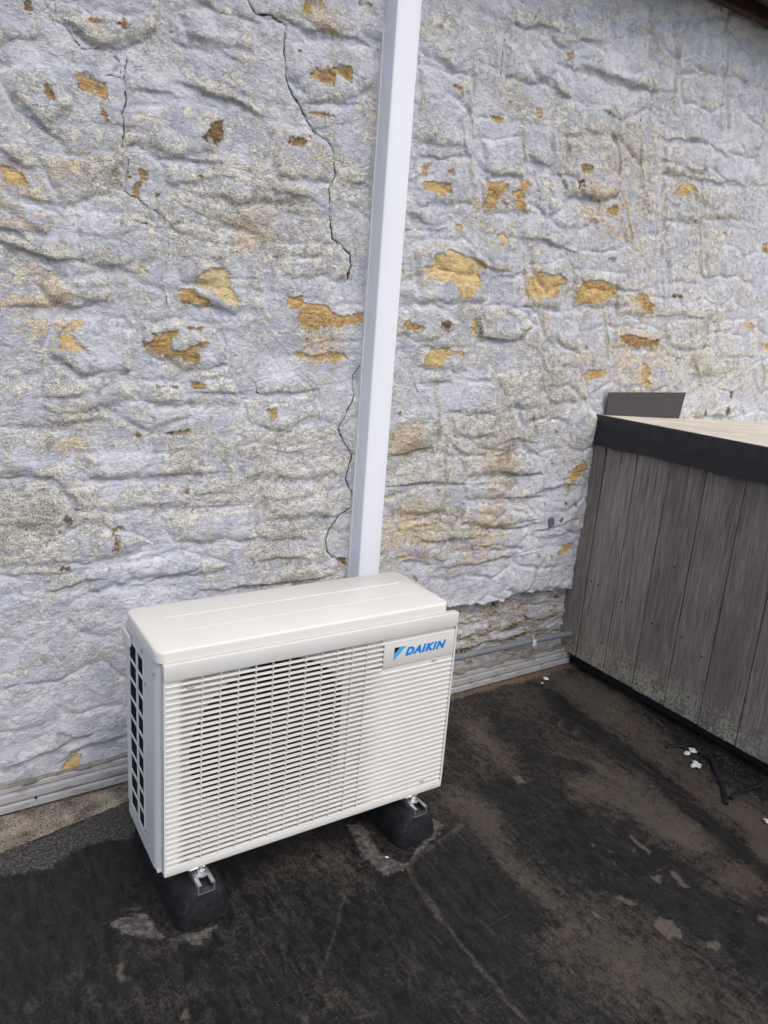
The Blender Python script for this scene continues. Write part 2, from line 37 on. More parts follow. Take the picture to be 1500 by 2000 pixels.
LICHEN=[(1.161, 0.882, 0.018), (1.223, 0.884, 0.014), (1.262, 0.716, 0.017), (1.33, 0.704, 0.018), (1.198, 0.643, 0.033), (1.254, 0.648, 0.02), (1.295, 1.058, 0.011), (1.159, 1.006, 0.014), (1.262, 1.325, 0.018), (2.249, 1.153, 0.026), (2.234, 1.077, 0.032), (2.073, 1.067, 0.022), (1.133, 0.772, 0.009), (1.156, 0.719, 0.014), (1.365, 1.037, 0.012), (0.116, 1.515, 0.01), (0.127, 1.54, 0.005), (0.169, 1.541, 0.005), (-0.587, 0.812, 0.021), (0.799, 2.185, 0.011), (1.214, 2.118, 0.014), (1.419, 1.198, 0.009), (1.52, 1.19, 0.01), (2.052, 1.257, 0.014), (1.596, 1.482, 0.008), (0.901, 1.881, 0.014), (-0.511, 0.766, 0.003), (1.515, 1.21, 0.005)]
FLAKE=[(-0.604, 1.966, 0.066, 0.4), (-0.076, 2.004, 0.078, 0.7), (-0.52, 1.711, 0.11, 0.7), (-0.086, 1.646, 0.195, 0.8), (-0.66, 1.412, 0.084, 0.9), (-0.295, 1.557, 0.13, 0.6), (0.189, 1.683, 0.09, 0.6), (-0.469, 1.675, 0.036, 1), (-0.293, 0.999, 0.14, 0.8), (-0.64, 1.224, 0.09, 0.8), (-0.558, 1.02, 0.132, 1), (0.129, 1.285, 0.136, 0.9), (0.195, 0.934, 0.136, 0.9), (-0.626, 0.836, 0.163, 1), (-0.06, 0.805, 0.255, 0.9), (-0.689, 0.774, 0.13, 0.7), (0.077, 0.61, 0.213, 0.5), (0.454, 2.175, 0.09, 0.7), (1.14, 1.975, 0.158, 0.6), (1.401, 2.018, 0.165, 0.8), (1.174, 1.814, 0.126, 1), (1.754, 1.844, 0.313, 0.8), (0.77, 2.063, 0.09, 0.6), (0.762, 2.112, 0.063, 0.8), (0.485, 0.965, 0.133, 1), (0.756, 1.001, 0.21, 0.7), (0.978, 1.137, 0.207, 0.8), (0.771, 1.31, 0.143, 0.6), (1.593, 1.242, 0.39, 0.8), (2.093, 1.308, 0.29, 0.8), (0.537, 0.666, 0.158, 1), (0.893, 0.885, 0.22, 0.9), (0.734, 0.723, 0.21, 0.5), (0.934, 0.606, 0.172, 0.6), (0.768, 0.454, 0.165, 0.5), (1.179, 0.971, 0.12, 0.6), (0.08, 2.123, 0.056, 0.8), (0.141, 1.777, 0.075, 0.5)]
CLEAN=[(-0.232, 2.03, 0.054), (0.055, 2.036, 0.046), (0.221, 2.045, 0.045), (-0.358, 1.88, 0.055), (-0.612, 1.894, 0.055), (0.683, 1.929, 0.077), (0.813, 2.202, 0.094), (1.711, 2.521, 0.207), (1.206, 2.267, 0.12), (1.927, 2.106, 0.156), (-0.49, 1.247, 0.054), (-0.201, 1.237, 0.042), (-0.432, 0.948, 0.105), (-0.551, 1.264, 0.036), (0.007, 1.222, 0.09), (-0.68, 0.972, 0.054), (-0.366, 0.627, 0.16), (1.142, 0.72, 0.12), (1.143, 0.553, 0.156), (0.785, 0.786, 0.088), (1.309, 0.435, 0.156), (1.107, 0.914, 0.072), (0.714, 1.145, 0.09), (-0.542, 1.539, 0.06), (0.466, 2.071, 0.072), (-0.099, 0.761, 0.072), (0.903, 0.383, 0.23), (-0.699, 0.165, 0.21)]
PLASTER_EDGE=[(0.715, 0.356), (0.762, 0.347), (0.798, 0.351), (0.842, 0.342), (0.866, 0.347), (0.894, 0.338), (0.929, 0.346), (0.963, 0.346), (0.993, 0.334), (1.029, 0.356), (1.064, 0.358), (1.098, 0.362), (1.136, 0.352), (1.171, 0.354), (1.204, 0.344), (1.234, 0.347), (1.273, 0.336), (1.31, 0.343), (1.351, 0.332), (1.403, 0.332)]
DUST=[(0.35, 0.1, [(-0.369, -0.714), (-0.259, -0.853), (-0.154, -0.941)]), (0.3, 0.09, [(-0.688, -0.742), (-0.462, -0.855)]), (0.3, 0.09, [(0.239, -1.079), (0.341, -1.245), (0.469, -1.374)]), (0.5, 0.05, [(0.697, -0.248), (0.643, -0.495), (0.59, -0.645)]), (0.3, 0.06, [(-0.808, -0.662), (-0.66, -0.617), (-0.549, -0.615)]), (0.8, 0.09, [(1.268, -0.09), (1.278, -0.326), (1.167, -0.692), (1.127, -1.082)]), (-1.1, 0.035, [(1.12, -0.207), (1.072, -0.505), (1.04, -0.788), (0.984, -1.008), (0.957, -1.181)]), (0.35, 0.09, [(1.028, -0.073), (0.936, -0.439), (0.918, -0.785), (0.922, -1.049)]), (-0.9, 0.03, [(0.746, -0.483), (0.86, -0.604)]), (-1, 0.09, [(0.568, -0.578), (0.564, -0.837), (0.635, -1.01), (0.676, -1.212), (0.701, -1.332)]), (0.6, 0.045, [(0.74, -1.14), (0.842, -1.163), (0.997, -1.158)]), (0.9, 0.03, [(1.011, -1.119), (1.082, -1.108)]), (0.35, 0.06, [(0.738, -0.111), (0.567, -0.457)]), (0.65, 0.04, [(0.386, -0.646), (0.338, -0.81), (0.345, -0.938), (0.343, -0.976)]), (-0.9, 0.06, [(0.252, -0.674), (0.227, -0.855), (0.228, -0.969)]), (-0.5, 0.05, [(0.096, -0.915), (0.086, -1.073)]), (0.1, 0.07, [(0.374, -1.066), (0.375, -1.218), (0.449, -1.363), (0.502, -1.448)]), (-1, 0.15, [(-0.833, -0.394), (-0.658, -0.343), (-0.486, -0.309)]), (0.35, 0.06, [(-0.343, -0.588), (-0.197, -0.568), (-0.095, -0.601)]), (0.3, 0.05, [(-0.32, -0.773), (-0.232, -0.983)]), (0.5, 0.03, [(0.865, 0.049), (1.058, -0.041), (1.303, -0.056)]), (0.5, 0.05, [(0.789, -0.69), (0.854, -0.836), (0.846, -0.985)]), (0.45, 0.05, [(0.392, -0.544), (0.428, -0.643)]), (-0.5, 0.08, [(-0.26, -0.806), (-0.187, -0.952), (-0.158, -1.065)]), (-0.6, 0.06, [(-0.824, -0.571), (-0.707, -0.48)]), (0.25, 0.05, [(0.923, -0.636), (0.927, -0.927), (0.997, -1.112)]), (0.3, 0.03, [(-0.686, -0.73), (-0.517, -0.797)])]
PALE=[(0.9, [(0.022, -0.482), (0.076, -0.486), (0.06, -0.619), (0.093, -0.68), (0.252, -0.602), (0.248, -0.636), (0.171, -0.677), (0.072, -0.711), (0.018, -0.707), (-0.005, -0.606)]), (0.9, [(-0.539, -0.519), (-0.521, -0.618), (-0.439, -0.642), (-0.384, -0.641), (-0.469, -0.691), (-0.521, -0.638), (-0.598, -0.588), (-0.637, -0.518)]), (1, [(0.266, -0.559), (0.279, -0.616), (0.214, -0.654), (0.237, -0.594)])]
TAN=[[(0.516, -1.143), (0.547, -1.142), (0.564, -1.16), (0.563, -1.19), (0.555, -1.217), (0.512, -1.198), (0.501, -1.162)], [(0.577, -1.244), (0.608, -1.25), (0.613, -1.27), (0.582, -1.275), (0.566, -1.258)], [(0.498, -1.04), (0.519, -1.047), (0.536, -1.089), (0.502, -1.077)], [(0.644, -1.036), (0.677, -1.044), (0.649, -1.07), (0.637, -1.05)], [(0.705, -1.047), (0.724, -1.058), (0.708, -1.116), (0.691, -1.113), (0.697, -1.069)], [(0.726, -0.893), (0.735, -0.898), (0.728, -0.98), (0.714, -0.982), (0.715, -0.928)], [(0.614, -0.527), (0.642, -0.532), (0.634, -0.576), (0.608, -0.569)], [(0.405, -1.038), (0.415, -1.062), (0.422, -1.089), (0.398, -1.061)], [(0.779, -1.258), (0.795, -1.276), (0.77, -1.291), (0.761, -1.276)], [(-0.637, -0.645), (-0.624, -0.645), (-0.629, -0.693), (-0.644, -0.692)], [(-0.592, -0.499), (-0.583, -0.507), (-0.544, -0.516), (-0.548, -0.521), (-0.589, -0.509)], [(-0.547, -0.805), (-0.535, -0.825), (-0.546, -0.845), (-0.561, -0.839)], [(0.534, -0.957), (0.544, -0.966), (0.53, -0.971)], [(0.603, -0.95), (0.61, -0.962), (0.593, -0.966)], [(0.625, -0.904), (0.63, -0.919), (0.617, -0.921)], [(0.673, -1.063), (0.688, -1.064), (0.673, -1.073)], [(0.682, -0.946), (0.7, -0.946), (0.685, -0.961)], [(0.604, -0.858), (0.607, -0.883), (0.594, -0.881)]]
SEAMS=[(0.009, [(0.082, -0.696), (0.061, -0.879), (0.054, -0.977), (0.052, -1.077), (0.05, -1.207)]), (0.009, [(0.082, -0.696), (0.195, -0.667), (0.315, -0.64)]), (0.0045, [(-0.103, -0.707), (-0.195, -0.808), (-0.283, -0.899), (-0.353, -0.969)]), (0.004, [(0.433, -0.768), (0.433, -0.768)]), (0.003, [(0.624, -1.032), (0.715, -1.031)]), (0.003, [(0.755, -0.614), (0.734, -0.76)]), (0.002, [(-0.247, -1.008), (-0.194, -1.024)]), (0.003, [(0.139, -0.921), (0.147, -0.995)])]
GRIT_STRIP=[(-0.83, -0.045), (-0.791, -0.025), (-0.447, -0.034), (-0.377, -0.027), (-0.399, -0.102), (-0.469, -0.114), (-0.783, -0.171), (-0.844, -0.185)]
LAP_BAND=[(-0.844, -0.185), (-0.783, -0.171), (-0.469, -0.114), (-0.399, -0.102), (-0.446, -0.263), (-0.506, -0.273), (-0.599, -0.239), (-0.705, -0.278), (-0.851, -0.259)]
CHIPS=[(1.257, -0.713), (1.29, -0.712), (1.219, -0.772), (1.197, -0.091), (1.157, -0.111), (0.056, -0.65), (1.157, -1.061)]
CABLES=[[(1.217, -0.655), (1.263, -0.667), (1.296, -0.691), (1.307, -0.745), (1.292, -0.808)], [(1.303, -0.777), (1.249, -0.832), (1.202, -0.885), (1.119, -0.95)], [(1.159, -0.942), (1.215, -0.936), (1.272, -0.936), (1.337, -0.945)]]
WARM=[(0.443, 0.975, 0.08), (0.47, 1.008, 0.067), (0.526, 0.667, 0.126), (0.47, 0.571, 0.088), (0.577, 1.543, 0.126), (0.356, 2.08, 0.059), (0.706, 1.767, 0.113), (0.925, 1.533, 0.126), (-0.636, 1.326, 0.101), (-0.674, 1.568, 0.067), (-0.549, 1.685, 0.069), (0.096, 1.854, 0.078), (0.08, 2.135, 0.082), (0.13, 1.27, 0.095), (1.309, 1.815, 0.185), (1.511, 1.26, 0.263), (0.845, 0.615, 0.123), (-0.106, 1.566, 0.063), (-0.559, 1.007, 0.05), (0.902, 0.903, 0.092)]
BLOCKS=[(9, [(0.717, 2.23), (0.759, 2.268), (0.913, 2.268), (0.952, 2.181), (0.912, 2.151), (0.738, 2.129)]), (11, [(1.017, 1.998), (1.242, 2.05), (1.287, 2.0), (1.317, 1.868), (1.234, 1.844), (1.067, 1.837), (1.026, 1.884)]), (8, [(0.401, 2.077), (0.511, 2.091), (0.599, 2.092), (0.614, 2.018), (0.595, 1.972), (0.582, 1.912), (0.422, 1.877)]), (8, [(0.657, 1.928), (0.829, 1.969), (0.861, 1.859), (0.698, 1.827)]), (8, [(0.952, 2.248), (1.076, 2.284), (1.41, 2.32), (1.449, 2.279), (1.427, 2.225), (1.218, 2.214), (1.041, 2.216), (0.948, 2.203)]), (7, [(0.417, 1.834), (0.608, 1.873), (0.644, 1.751), (0.429, 1.715)]), (7, [(0.677, 1.824), (0.888, 1.855), (0.911, 1.755), (0.701, 1.728)]), (8, [(0.441, 1.598), (0.618, 1.633), (0.746, 1.567), (0.751, 1.453), (0.478, 1.434)]), (8, [(0.905, 1.582), (1.096, 1.617), (1.148, 1.552), (1.101, 1.459), (0.925, 1.456)]), (8, [(1.141, 1.586), (1.415, 1.602), (1.456, 1.492), (1.166, 1.463)]), (8, [(1.535, 2.067), (1.772, 2.116), (1.836, 2.016), (1.543, 1.98)]), (8, [(1.548, 1.963), (1.767, 1.968), (1.789, 1.839), (1.572, 1.812)]), (7, [(1.474, 2.455), (1.753, 2.539), (1.804, 2.38), (1.542, 2.315)]), (7, [(1.833, 2.343), (2.08, 2.385), (2.121, 2.118), (1.894, 2.1)]), (7, [(1.802, 1.964), (2.054, 1.991), (2.093, 1.877), (1.835, 1.855)]), (7, [(0.974, 1.804), (1.213, 1.819), (1.238, 1.762), (1.065, 1.716), (0.984, 1.748)]), (7, [(0.939, 2.375), (1.127, 2.393), (1.239, 2.352), (1.071, 2.309), (0.952, 2.307)]), (6, [(1.607, 1.798), (1.827, 1.825), (1.873, 1.612), (1.678, 1.596)]), (6, [(1.865, 1.81), (2.142, 1.842), (2.186, 1.66), (1.918, 1.636)]), (11, [(0.738, 1.423), (0.844, 1.442), (0.943, 1.423), (0.973, 1.389), (0.932, 1.343), (0.768, 1.332), (0.739, 1.36)]), (7, [(0.989, 1.443), (1.211, 1.439), (1.237, 1.31), (1.032, 1.339)]), (7, [(0.382, 1.412), (0.541, 1.414), (0.651, 1.372), (0.551, 1.318), (0.4, 1.327)]), (7, [(0.493, 1.291), (0.695, 1.29), (0.704, 1.222), (0.563, 1.219), (0.488, 1.242)]), (7, [(1.402, 1.403), (1.714, 1.399), (1.733, 1.328), (1.42, 1.326)]), (7, [(1.373, 1.533), (1.61, 1.551), (1.632, 1.465), (1.406, 1.451)]), (7, [(1.704, 1.439), (1.971, 1.464), (2.006, 1.349), (1.747, 1.339)]), (7, [(2.045, 1.458), (2.346, 1.486), (2.402, 1.329), (2.089, 1.319)]), (8, [(0.633, 1.075), (0.854, 1.064), (0.865, 0.989), (0.653, 1.004)]), (7, [(0.843, 1.217), (1.024, 1.239), (1.073, 1.109), (0.886, 1.091)]), (7, [(0.709, 0.921), (1.08, 0.915), (1.12, 0.844), (0.739, 0.864)]), (7, [(0.719, 0.837), (0.964, 0.833), (1.001, 0.761), (0.751, 0.769)]), (7, [(0.456, 0.835), (0.652, 0.828), (0.675, 0.728), (0.466, 0.727)]), (7, [(0.731, 0.743), (1.059, 0.727), (1.125, 0.66), (0.864, 0.653), (0.739, 0.684)]), (6, [(1.076, 1.24), (1.237, 1.244), (1.303, 1.128), (1.113, 1.109)]), (8, [(1.014, 0.515), (1.203, 0.536), (1.357, 0.496), (1.386, 0.346), (1.122, 0.351), (1.006, 0.389)]), (7, [(0.451, 0.665), (0.673, 0.652), (0.684, 0.555), (0.459, 0.581)]), (7, [(0.684, 0.651), (1.077, 0.623), (1.061, 0.551), (0.704, 0.581)]), (8, [(-0.425, 1.811), (-0.295, 1.848), (-0.19, 1.851), (-0.195, 1.754), (-0.295, 1.732), (-0.42, 1.74)]), (9, [(-0.556, 1.978), (-0.369, 2.024), (-0.357, 2.0), (-0.387, 1.966), (-0.497, 1.93), (-0.541, 1.951)]), (9, [(-0.296, 2.053), (-0.194, 2.089), (-0.099, 2.068), (-0.097, 2.01), (-0.199, 1.993), (-0.277, 1.992)]), (8, [(-0.006, 2.049), (0.25, 2.102), (0.266, 2.009), (0.17, 1.951), (0.053, 1.928), (-0.002, 1.972)]), (8, [(-0.056, 1.858), (0.096, 1.848), (0.135, 1.743), (-0.029, 1.718)]), (7, [(-0.334, 1.708), (-0.088, 1.722), (0.065, 1.706), (0.051, 1.664), (-0.158, 1.643), (-0.321, 1.657)]), (7, [(-0.553, 1.567), (-0.36, 1.573), (-0.347, 1.489), (-0.449, 1.443), (-0.527, 1.471)]), (7, [(-0.308, 1.568), (-0.084, 1.568), (-0.056, 1.424), (-0.281, 1.432)]), (8, [(-0.691, 1.836), (-0.607, 1.875), (-0.545, 1.804), (-0.592, 1.732), (-0.664, 1.771)]), (8, [(-0.616, 1.674), (-0.45, 1.712), (-0.452, 1.62), (-0.575, 1.581)]), (7, [(-0.704, 1.585), (-0.598, 1.555), (-0.612, 1.503), (-0.708, 1.508)]), (8, [(-0.649, 1.413), (-0.468, 1.429), (-0.463, 1.374), (-0.606, 1.358)]), (7, [(-0.022, 1.549), (0.188, 1.571), (0.212, 1.481), (-0.011, 1.469)]), (8, [(-0.584, 1.323), (-0.439, 1.326), (-0.421, 1.211), (-0.553, 1.182), (-0.611, 1.231)]), (7, [(-0.394, 1.322), (-0.188, 1.327), (-0.164, 1.218), (-0.294, 1.207), (-0.388, 1.245)]), (8, [(-0.267, 1.414), (-0.154, 1.443), (-0.049, 1.438), (-0.047, 1.383), (-0.182, 1.361)]), (7, [(-0.637, 1.162), (-0.428, 1.185), (-0.403, 1.132), (-0.556, 1.086), (-0.627, 1.106)]), (7, [(-0.389, 1.165), (-0.148, 1.176), (-0.116, 1.118), (-0.363, 1.105)]), (7, [(-0.101, 1.118), (0.129, 1.141), (0.151, 1.064), (0.006, 1.035), (-0.091, 1.052)]), (7, [(-0.541, 0.98), (-0.279, 0.977), (-0.219, 0.923), (-0.391, 0.917), (-0.536, 0.919)]), (7, [(-0.732, 1.05), (-0.63, 1.035), (-0.622, 0.93), (-0.738, 0.943)]), (7, [(-0.121, 0.986), (0.191, 0.983), (0.207, 0.884), (-0.103, 0.886)]), (7, [(-0.593, 0.902), (-0.293, 0.89), (-0.271, 0.829), (-0.564, 0.831)]), (7, [(-0.746, 0.793), (-0.501, 0.783), (-0.365, 0.725), (-0.503, 0.689), (-0.751, 0.706)]), (7, [(-0.336, 0.812), (-0.076, 0.806), (-0.057, 0.709), (-0.292, 0.718)]), (7, [(-0.053, 0.868), (0.227, 0.858), (0.196, 0.759), (-0.025, 0.762)]), (8, [(-0.55, 0.666), (-0.247, 0.682), (-0.136, 0.62), (-0.366, 0.619), (-0.538, 0.613)])]

# ------------------------------------------------------------------ numpy helpers
_r = np.random.RandomState(3); PERM = _r.permutation(1024).astype(np.int32)
GRX = np.cos(np.arange(1024)*2.399).astype(np.float32); GRY = np.sin(np.arange(1024)*2.399).astype(np.float32)
def perlin(x, y, seed=0):
    x = x.astype(np.float32)+seed*17.31; y = y.astype(np.float32)+seed*9.77
    xi = np.floor(x).astype(np.int32); yi = np.floor(y).astype(np.int32)
    xf = x-xi; yf = y-yi
    u = xf*xf*xf*(xf*(xf*6-15)+10); v = yf*yf*yf*(yf*(yf*6-15)+10)
    def gr(a, b, fx, fy):
        h = PERM[(PERM[a & 1023]+b) & 1023]
        return GRX[h]*fx+GRY[h]*fy
    n00 = gr(xi, yi, xf, yf); n10 = gr(xi+1, yi, xf-1, yf); n01 = gr(xi, yi+1, xf, yf-1); n11 = gr(xi+1, yi+1, xf-1, yf-1)
    return 1.5*((n00*(1-u)+n10*u)*(1-v)+(n01*(1-u)+n11*u)*v)
def fbm(x, y, oct=4, seed=0, gain=.5):
    r = 0; a = 1; f = 1; t = 0
    for i in range(oct):
        r = r+a*perlin(x*f, y*f, seed+i*3); t += a; a *= gain; f *= 2.03
    return r/t
def sstep(a, b, x):
    t = np.clip((x-a)/(b-a), 0, 1); return t*t*(3-2*t)
def poly_sd(px, pz, P):           # signed distance, + inside
    d = np.full(px.shape, 9., np.float32); ins = np.zeros(px.shape, bool)
    n = len(P)
    for i in range(n):
        ax, az = P[i]; bx, bz = P[(i+1) % n]
        ex, ez = bx-ax, bz-az; L = ex*ex+ez*ez+1e-12
        t = np.clip(((px-ax)*ex+(pz-az)*ez)/L, 0, 1)
        d = np.minimum(d, np.hypot(px-ax-t*ex, pz-az-t*ez))
        if abs(bz-az) > 1e-9:
            ins ^= ((az > pz) != (bz > pz)) & (px < ex*(pz-az)/ez+ax)
    return np.where(ins, d, -d)
def line_dist(px, pz, P):         # distance, side (+ left of travel), 0..1 position
    d = np.full(px.shape, 9., np.float32); s = np.zeros(px.shape, np.float32); tt = np.zeros(px.shape, np.float32)
    Ls = [math.dist(P[i], P[i+1]) for i in range(len(P)-1)]; T = sum(Ls)+1e-9; acc = 0
    for i in range(len(P)-1):
        ax, az = P[i]; bx, bz = P[i+1]; ex, ez = bx-ax, bz-az; L = ex*ex+ez*ez+1e-12
        t = np.clip(((px-ax)*ex+(pz-az)*ez)/L, 0, 1)
        dd = np.hypot(px-ax-t*ex, pz-az-t*ez); m = dd < d
        d = np.where(m, dd, d); s = np.where(m, np.sign(ex*(pz-az)-ez*(px-ax)), s); tt = np.where(m, (acc+t*Ls[i])/T, tt); acc += Ls[i]
    return d, s, tt
class Grid:
    def __init__(s, a, b):
        s.a = a; s.b = b; s.A, s.B = [m.astype(np.float32) for m in np.meshgrid(a, b, indexing='ij')]
    def sub(s, pts, pad):
        p = np.array(pts); i0, i1 = np.searchsorted(s.a, [p[:, 0].min()-pad, p[:, 0].max()+pad]); j0, j1 = np.searchsorted(s.b, [p[:, 1].min()-pad, p[:, 1].max()+pad])
        return slice(i0, i1), slice(j0, j1)
def grid_mesh(name, g, co, attrs, flip=False):
    na, nb = g.A.shape
    me = bpy.data.meshes.new(name); n = na*nb
    idx = np.arange(n).reshape(na, nb)
    q = np.stack([idx[:-1, :-1], idx[1:, :-1], idx[1:, 1:], idx[:-1, 1:]], -1).reshape(-1, 4)
    if flip: q = q[:, ::-1]
    me.vertices.add(n); me.vertices.foreach_set('co', co.reshape(-1).astype(np.float32))
    me.loops.add(q.size); me.loops.foreach_set('vertex_index', q.reshape(-1).astype(np.int32))
    me.polygons.add(len(q)); me.polygons.foreach_set('loop_start', (np.arange(len(q))*4).astype(np.int32))
    me.polygons.foreach_set('loop_total', np.full(len(q), 4, np.int32))
    me.polygons.foreach_set('use_smooth', np.ones(len(q), bool))
    me.update(calc_edges=True)
    for an, ch in attrs.items():
        at = me.attributes.new(an, 'FLOAT_COLOR', 'POINT')
        c = np.stack([np.broadcast_to(k, g.A.shape) for k in ch], -1).reshape(-1).astype(np.float32)
        at.data.foreach_set('color', c)
    return me
# ------------------------------------------------------------------ node helpers
class M:
    def __init__(s, name):
        s.m = bpy.data.materials.new(name); s.m.use_nodes = True; s.t = s.m.node_tree
        s.b = s.t.nodes['Principled BSDF']; s.tc = None
    def n(s, t, **k):
        x = s.t.nodes.new(t)
        for a, b in k.items(): setattr(x, a, b)
        return x
    def l(s, a, b):
        s.t.links.new(a, b)
    def put(s, sock, v):
        if v is None: return
        if isinstance(v, bpy.types.NodeSocket): s.l(v, sock)
        elif isinstance(v, (tuple, list)): sock.default_value = (*v, 1) if len(v) == 3 and sock.type == 'RGBA' else v
        else: sock.default_value = v
    def coord(s, scale=(1, 1, 1), off=(0, 0, 0)):
        if not s.tc: s.tc = s.n('ShaderNodeTexCoord')
        mp = s.n('ShaderNodeMapping'); mp.inputs['Scale'].default_value = scale; mp.inputs['Location'].default_value = off
        s.l(s.tc.outputs['Object'], mp.inputs[0]); return mp.outputs[0]
    def noise(s, scale, detail=4, rough=.5, dist=0, vec=None, off=(0, 0, 0), st=(1, 1, 1)):
        x = s.n('ShaderNodeTexNoise'); s.l(vec or s.coord(st, off), x.inputs['Vector'])
        x.inputs['Scale'].default_value = scale; x.inputs['Detail'].default_value = detail; x.inputs['Roughness'].default_value = rough; x.inputs['Distortion'].default_value = dist
        return x.outputs['Fac']
    def math(s, op, a, b=0., c=None, clamp=False):
        x = s.n('ShaderNodeMath', operation=op, use_clamp=clamp); s.put(x.inputs[0], a); s.put(x.inputs[1], b)
        if c is not None: s.put(x.inputs[2], c)
        return x.outputs[0]
    def step(s, v, a, b):
        x = s.n('ShaderNodeMapRange', interpolation_type='SMOOTHSTEP'); s.put(x.inputs[0], v); s.put(x.inputs[1], a); s.put(x.inputs[2], b); return x.outputs[0]
    def mix(s, f, a, b):
        x = s.n('ShaderNodeMix', data_type='RGBA'); s.put(x.inputs[0], f); s.put(x.inputs[6], a); s.put(x.inputs[7], b); return x.outputs[2]
    def ramp(s, f, stops):
        x = s.n('ShaderNodeValToRGB'); s.l(f, x.inputs[0]); e = x.color_ramp.elements
        e[0].position, e[0].color = stops[0][0], (*stops[0][1], 1); e[1].position, e[1].color = stops[-1][0], (*stops[-1][1], 1)
        for p, c in stops[1:-1]:
            k = e.new(p); k.color = (*c, 1)
        return x.outputs[0]
    def attr(s, name):
        x = s.n('ShaderNodeAttribute', attribute_name=name); y = s.n('ShaderNodeSeparateColor'); s.l(x.outputs['Color'], y.inputs[0])
        return y.outputs[0], y.outputs[1], y.outputs[2], x.outputs['Alpha']
    def bump(s, h, dist=.002, strength=1, normal=None):
        x = s.n('ShaderNodeBump'); s.l(h, x.inputs['Height']); x.inputs['Distance'].default_value = dist; x.inputs['Strength'].default_value = strength
        if normal: s.l(normal, x.inputs['Normal'])
        s.l(x.outputs[0], s.b.inputs['Normal']); return x.outputs[0]
    def out(s, col=None, rough=.5, metal=0, spec=None):
        s.put(s.b.inputs['Base Color'], col); s.put(s.b.inputs['Roughness'], rough); s.put(s.b.inputs['Metallic'], metal)
        if spec is not None: s.b.inputs['Specular IOR Level'].default_value = spec
        return s.m
# ------------------------------------------------------------------ object helpers
def tag(o, label=None, cat=None, group=None, kind=None):
    if label: o['label'] = label
    if cat: o['category'] = cat
    if group: o['group'] = group
    if kind: o['kind'] = kind
    return o
def thing(name, loc, label, cat, group=None, rz=0):
    o = bpy.data.objects.new(name, None); COL.objects.link(o); o.location = loc; o.rotation_euler = (0, 0, rz); o.empty_display_size = .05
    return tag(o, label, cat, group)
def obj(name, bm, mat, parent=None, smooth=None):
    me = bpy.data.meshes.new(name)
    bmesh.ops.recalc_face_normals(bm, faces=bm.faces)
    bm.to_mesh(me); bm.free(); me.materials.append(mat)
    if smooth is not None:
        me.polygons.foreach_set('use_smooth', np.ones(len(me.polygons), bool)); me.set_sharp_from_angle(angle=math.radians(smooth))
    o = bpy.data.objects.new(name, me); COL.objects.link(o); o.parent = parent; return o
def box(bm, x0, x1, y0, y1, z0, z1, bev=0, seg=2):
    vs = [bm.verts.new((x, y, z)) for x in (x0, x1) for y in (y0, y1) for z in (z0, z1)]
    fs = [bm.faces.new([vs[i] for i in f]) for f in ((0, 1, 3, 2), (4, 6, 7, 5), (0, 4, 5, 1), (2, 3, 7, 6), (0, 2, 6, 4), (1, 5, 7, 3))]
    if bev:
        es = list({e for f in fs for e in f.edges}); bmesh.ops.bevel(bm, geom=es, offset=bev, segments=seg, profile=.5, affect='EDGES')
    return vs
def prism(bm, pts, axis, a0, a1, cap=True, closed=True):
    # pts: 2D outline; axis 'x': pts=(y,z); 'y': (x,z); 'z': (x,y)
    def P(p, a): return {'x': (a, p[0], p[1]), 'y': (p[0], a, p[1]), 'z': (p[0], p[1], a)}[axis]
    A = [bm.verts.new(P(p, a0)) for p in pts]; B = [bm.verts.new(P(p, a1)) for p in pts]
    n = len(pts)
    for i in range(n if closed else n-1):
        j = (i+1) % n; bm.faces.new((A[i], A[j], B[j], B[i]))
    if cap and closed: bm.faces.new(A[::-1]); bm.faces.new(B)
    return A, B
def cyl(bm, c, r, h, axis='z', n=20, r2=None):
    rot = {'z': Matrix.Identity(4), 'x': Matrix.Rotation(math.pi/2, 4, 'Y'), 'y': Matrix.Rotation(-math.pi/2, 4, 'X')}[axis]
    bmesh.ops.create_cone(bm, cap_ends=True, segments=n, radius1=r, radius2=r if r2 is None else r2, depth=h, matrix=Matrix.Translation(c) @ rot)
def tube(bm, pts, r, n=10, flat=1.):
    rings = []
    P = [Vector(p) for p in pts]
    for i, p in enumerate(P):
        d = (P[min(i+1, len(P)-1)]-P[max(i-1, 0)]).normalized(); a = d.cross(Vector((0, 0, 1)));
        if a.length < 1e-4: a = Vector((1, 0, 0))
        a.normalize(); b = a.cross(d).normalized()
        rings.append([bm.verts.new(p+a*r*math.cos(t)+b*r*flat*math.sin(t)) for t in [k*2*math.pi/n for k in range(n)]])
    for i in range(len(rings)-1):
        for k in range(n): bm.faces.new((rings[i][k], rings[i][(k+1) % n], rings[i+1][(k+1) % n], rings[i+1][k]))
    bm.faces.new(rings[0][::-1]); bm.faces.new(rings[-1])
def rrect(x0, x1, y0, y1, r, n=6):
    out = []
    for cx, cy, a0 in ((x1-r, y1-r, 0), (x0+r, y1-r, 90), (x0+r, y0+r, 180), (x1-r, y0+r, 270)):
        for k in range(n+1):
            a = math.radians(a0+90*k/n); out.append((cx+r*math.cos(a), cy+r*math.sin(a)))
    return out
def spaced(parts):
    o = []
    for a, b, d in parts:
        n = max(1, int(round((b-a)/d))); o.append(np.linspace(a, b, n, endpoint=False))
    return np.concatenate(o+[np.array([parts[-1][1]])])

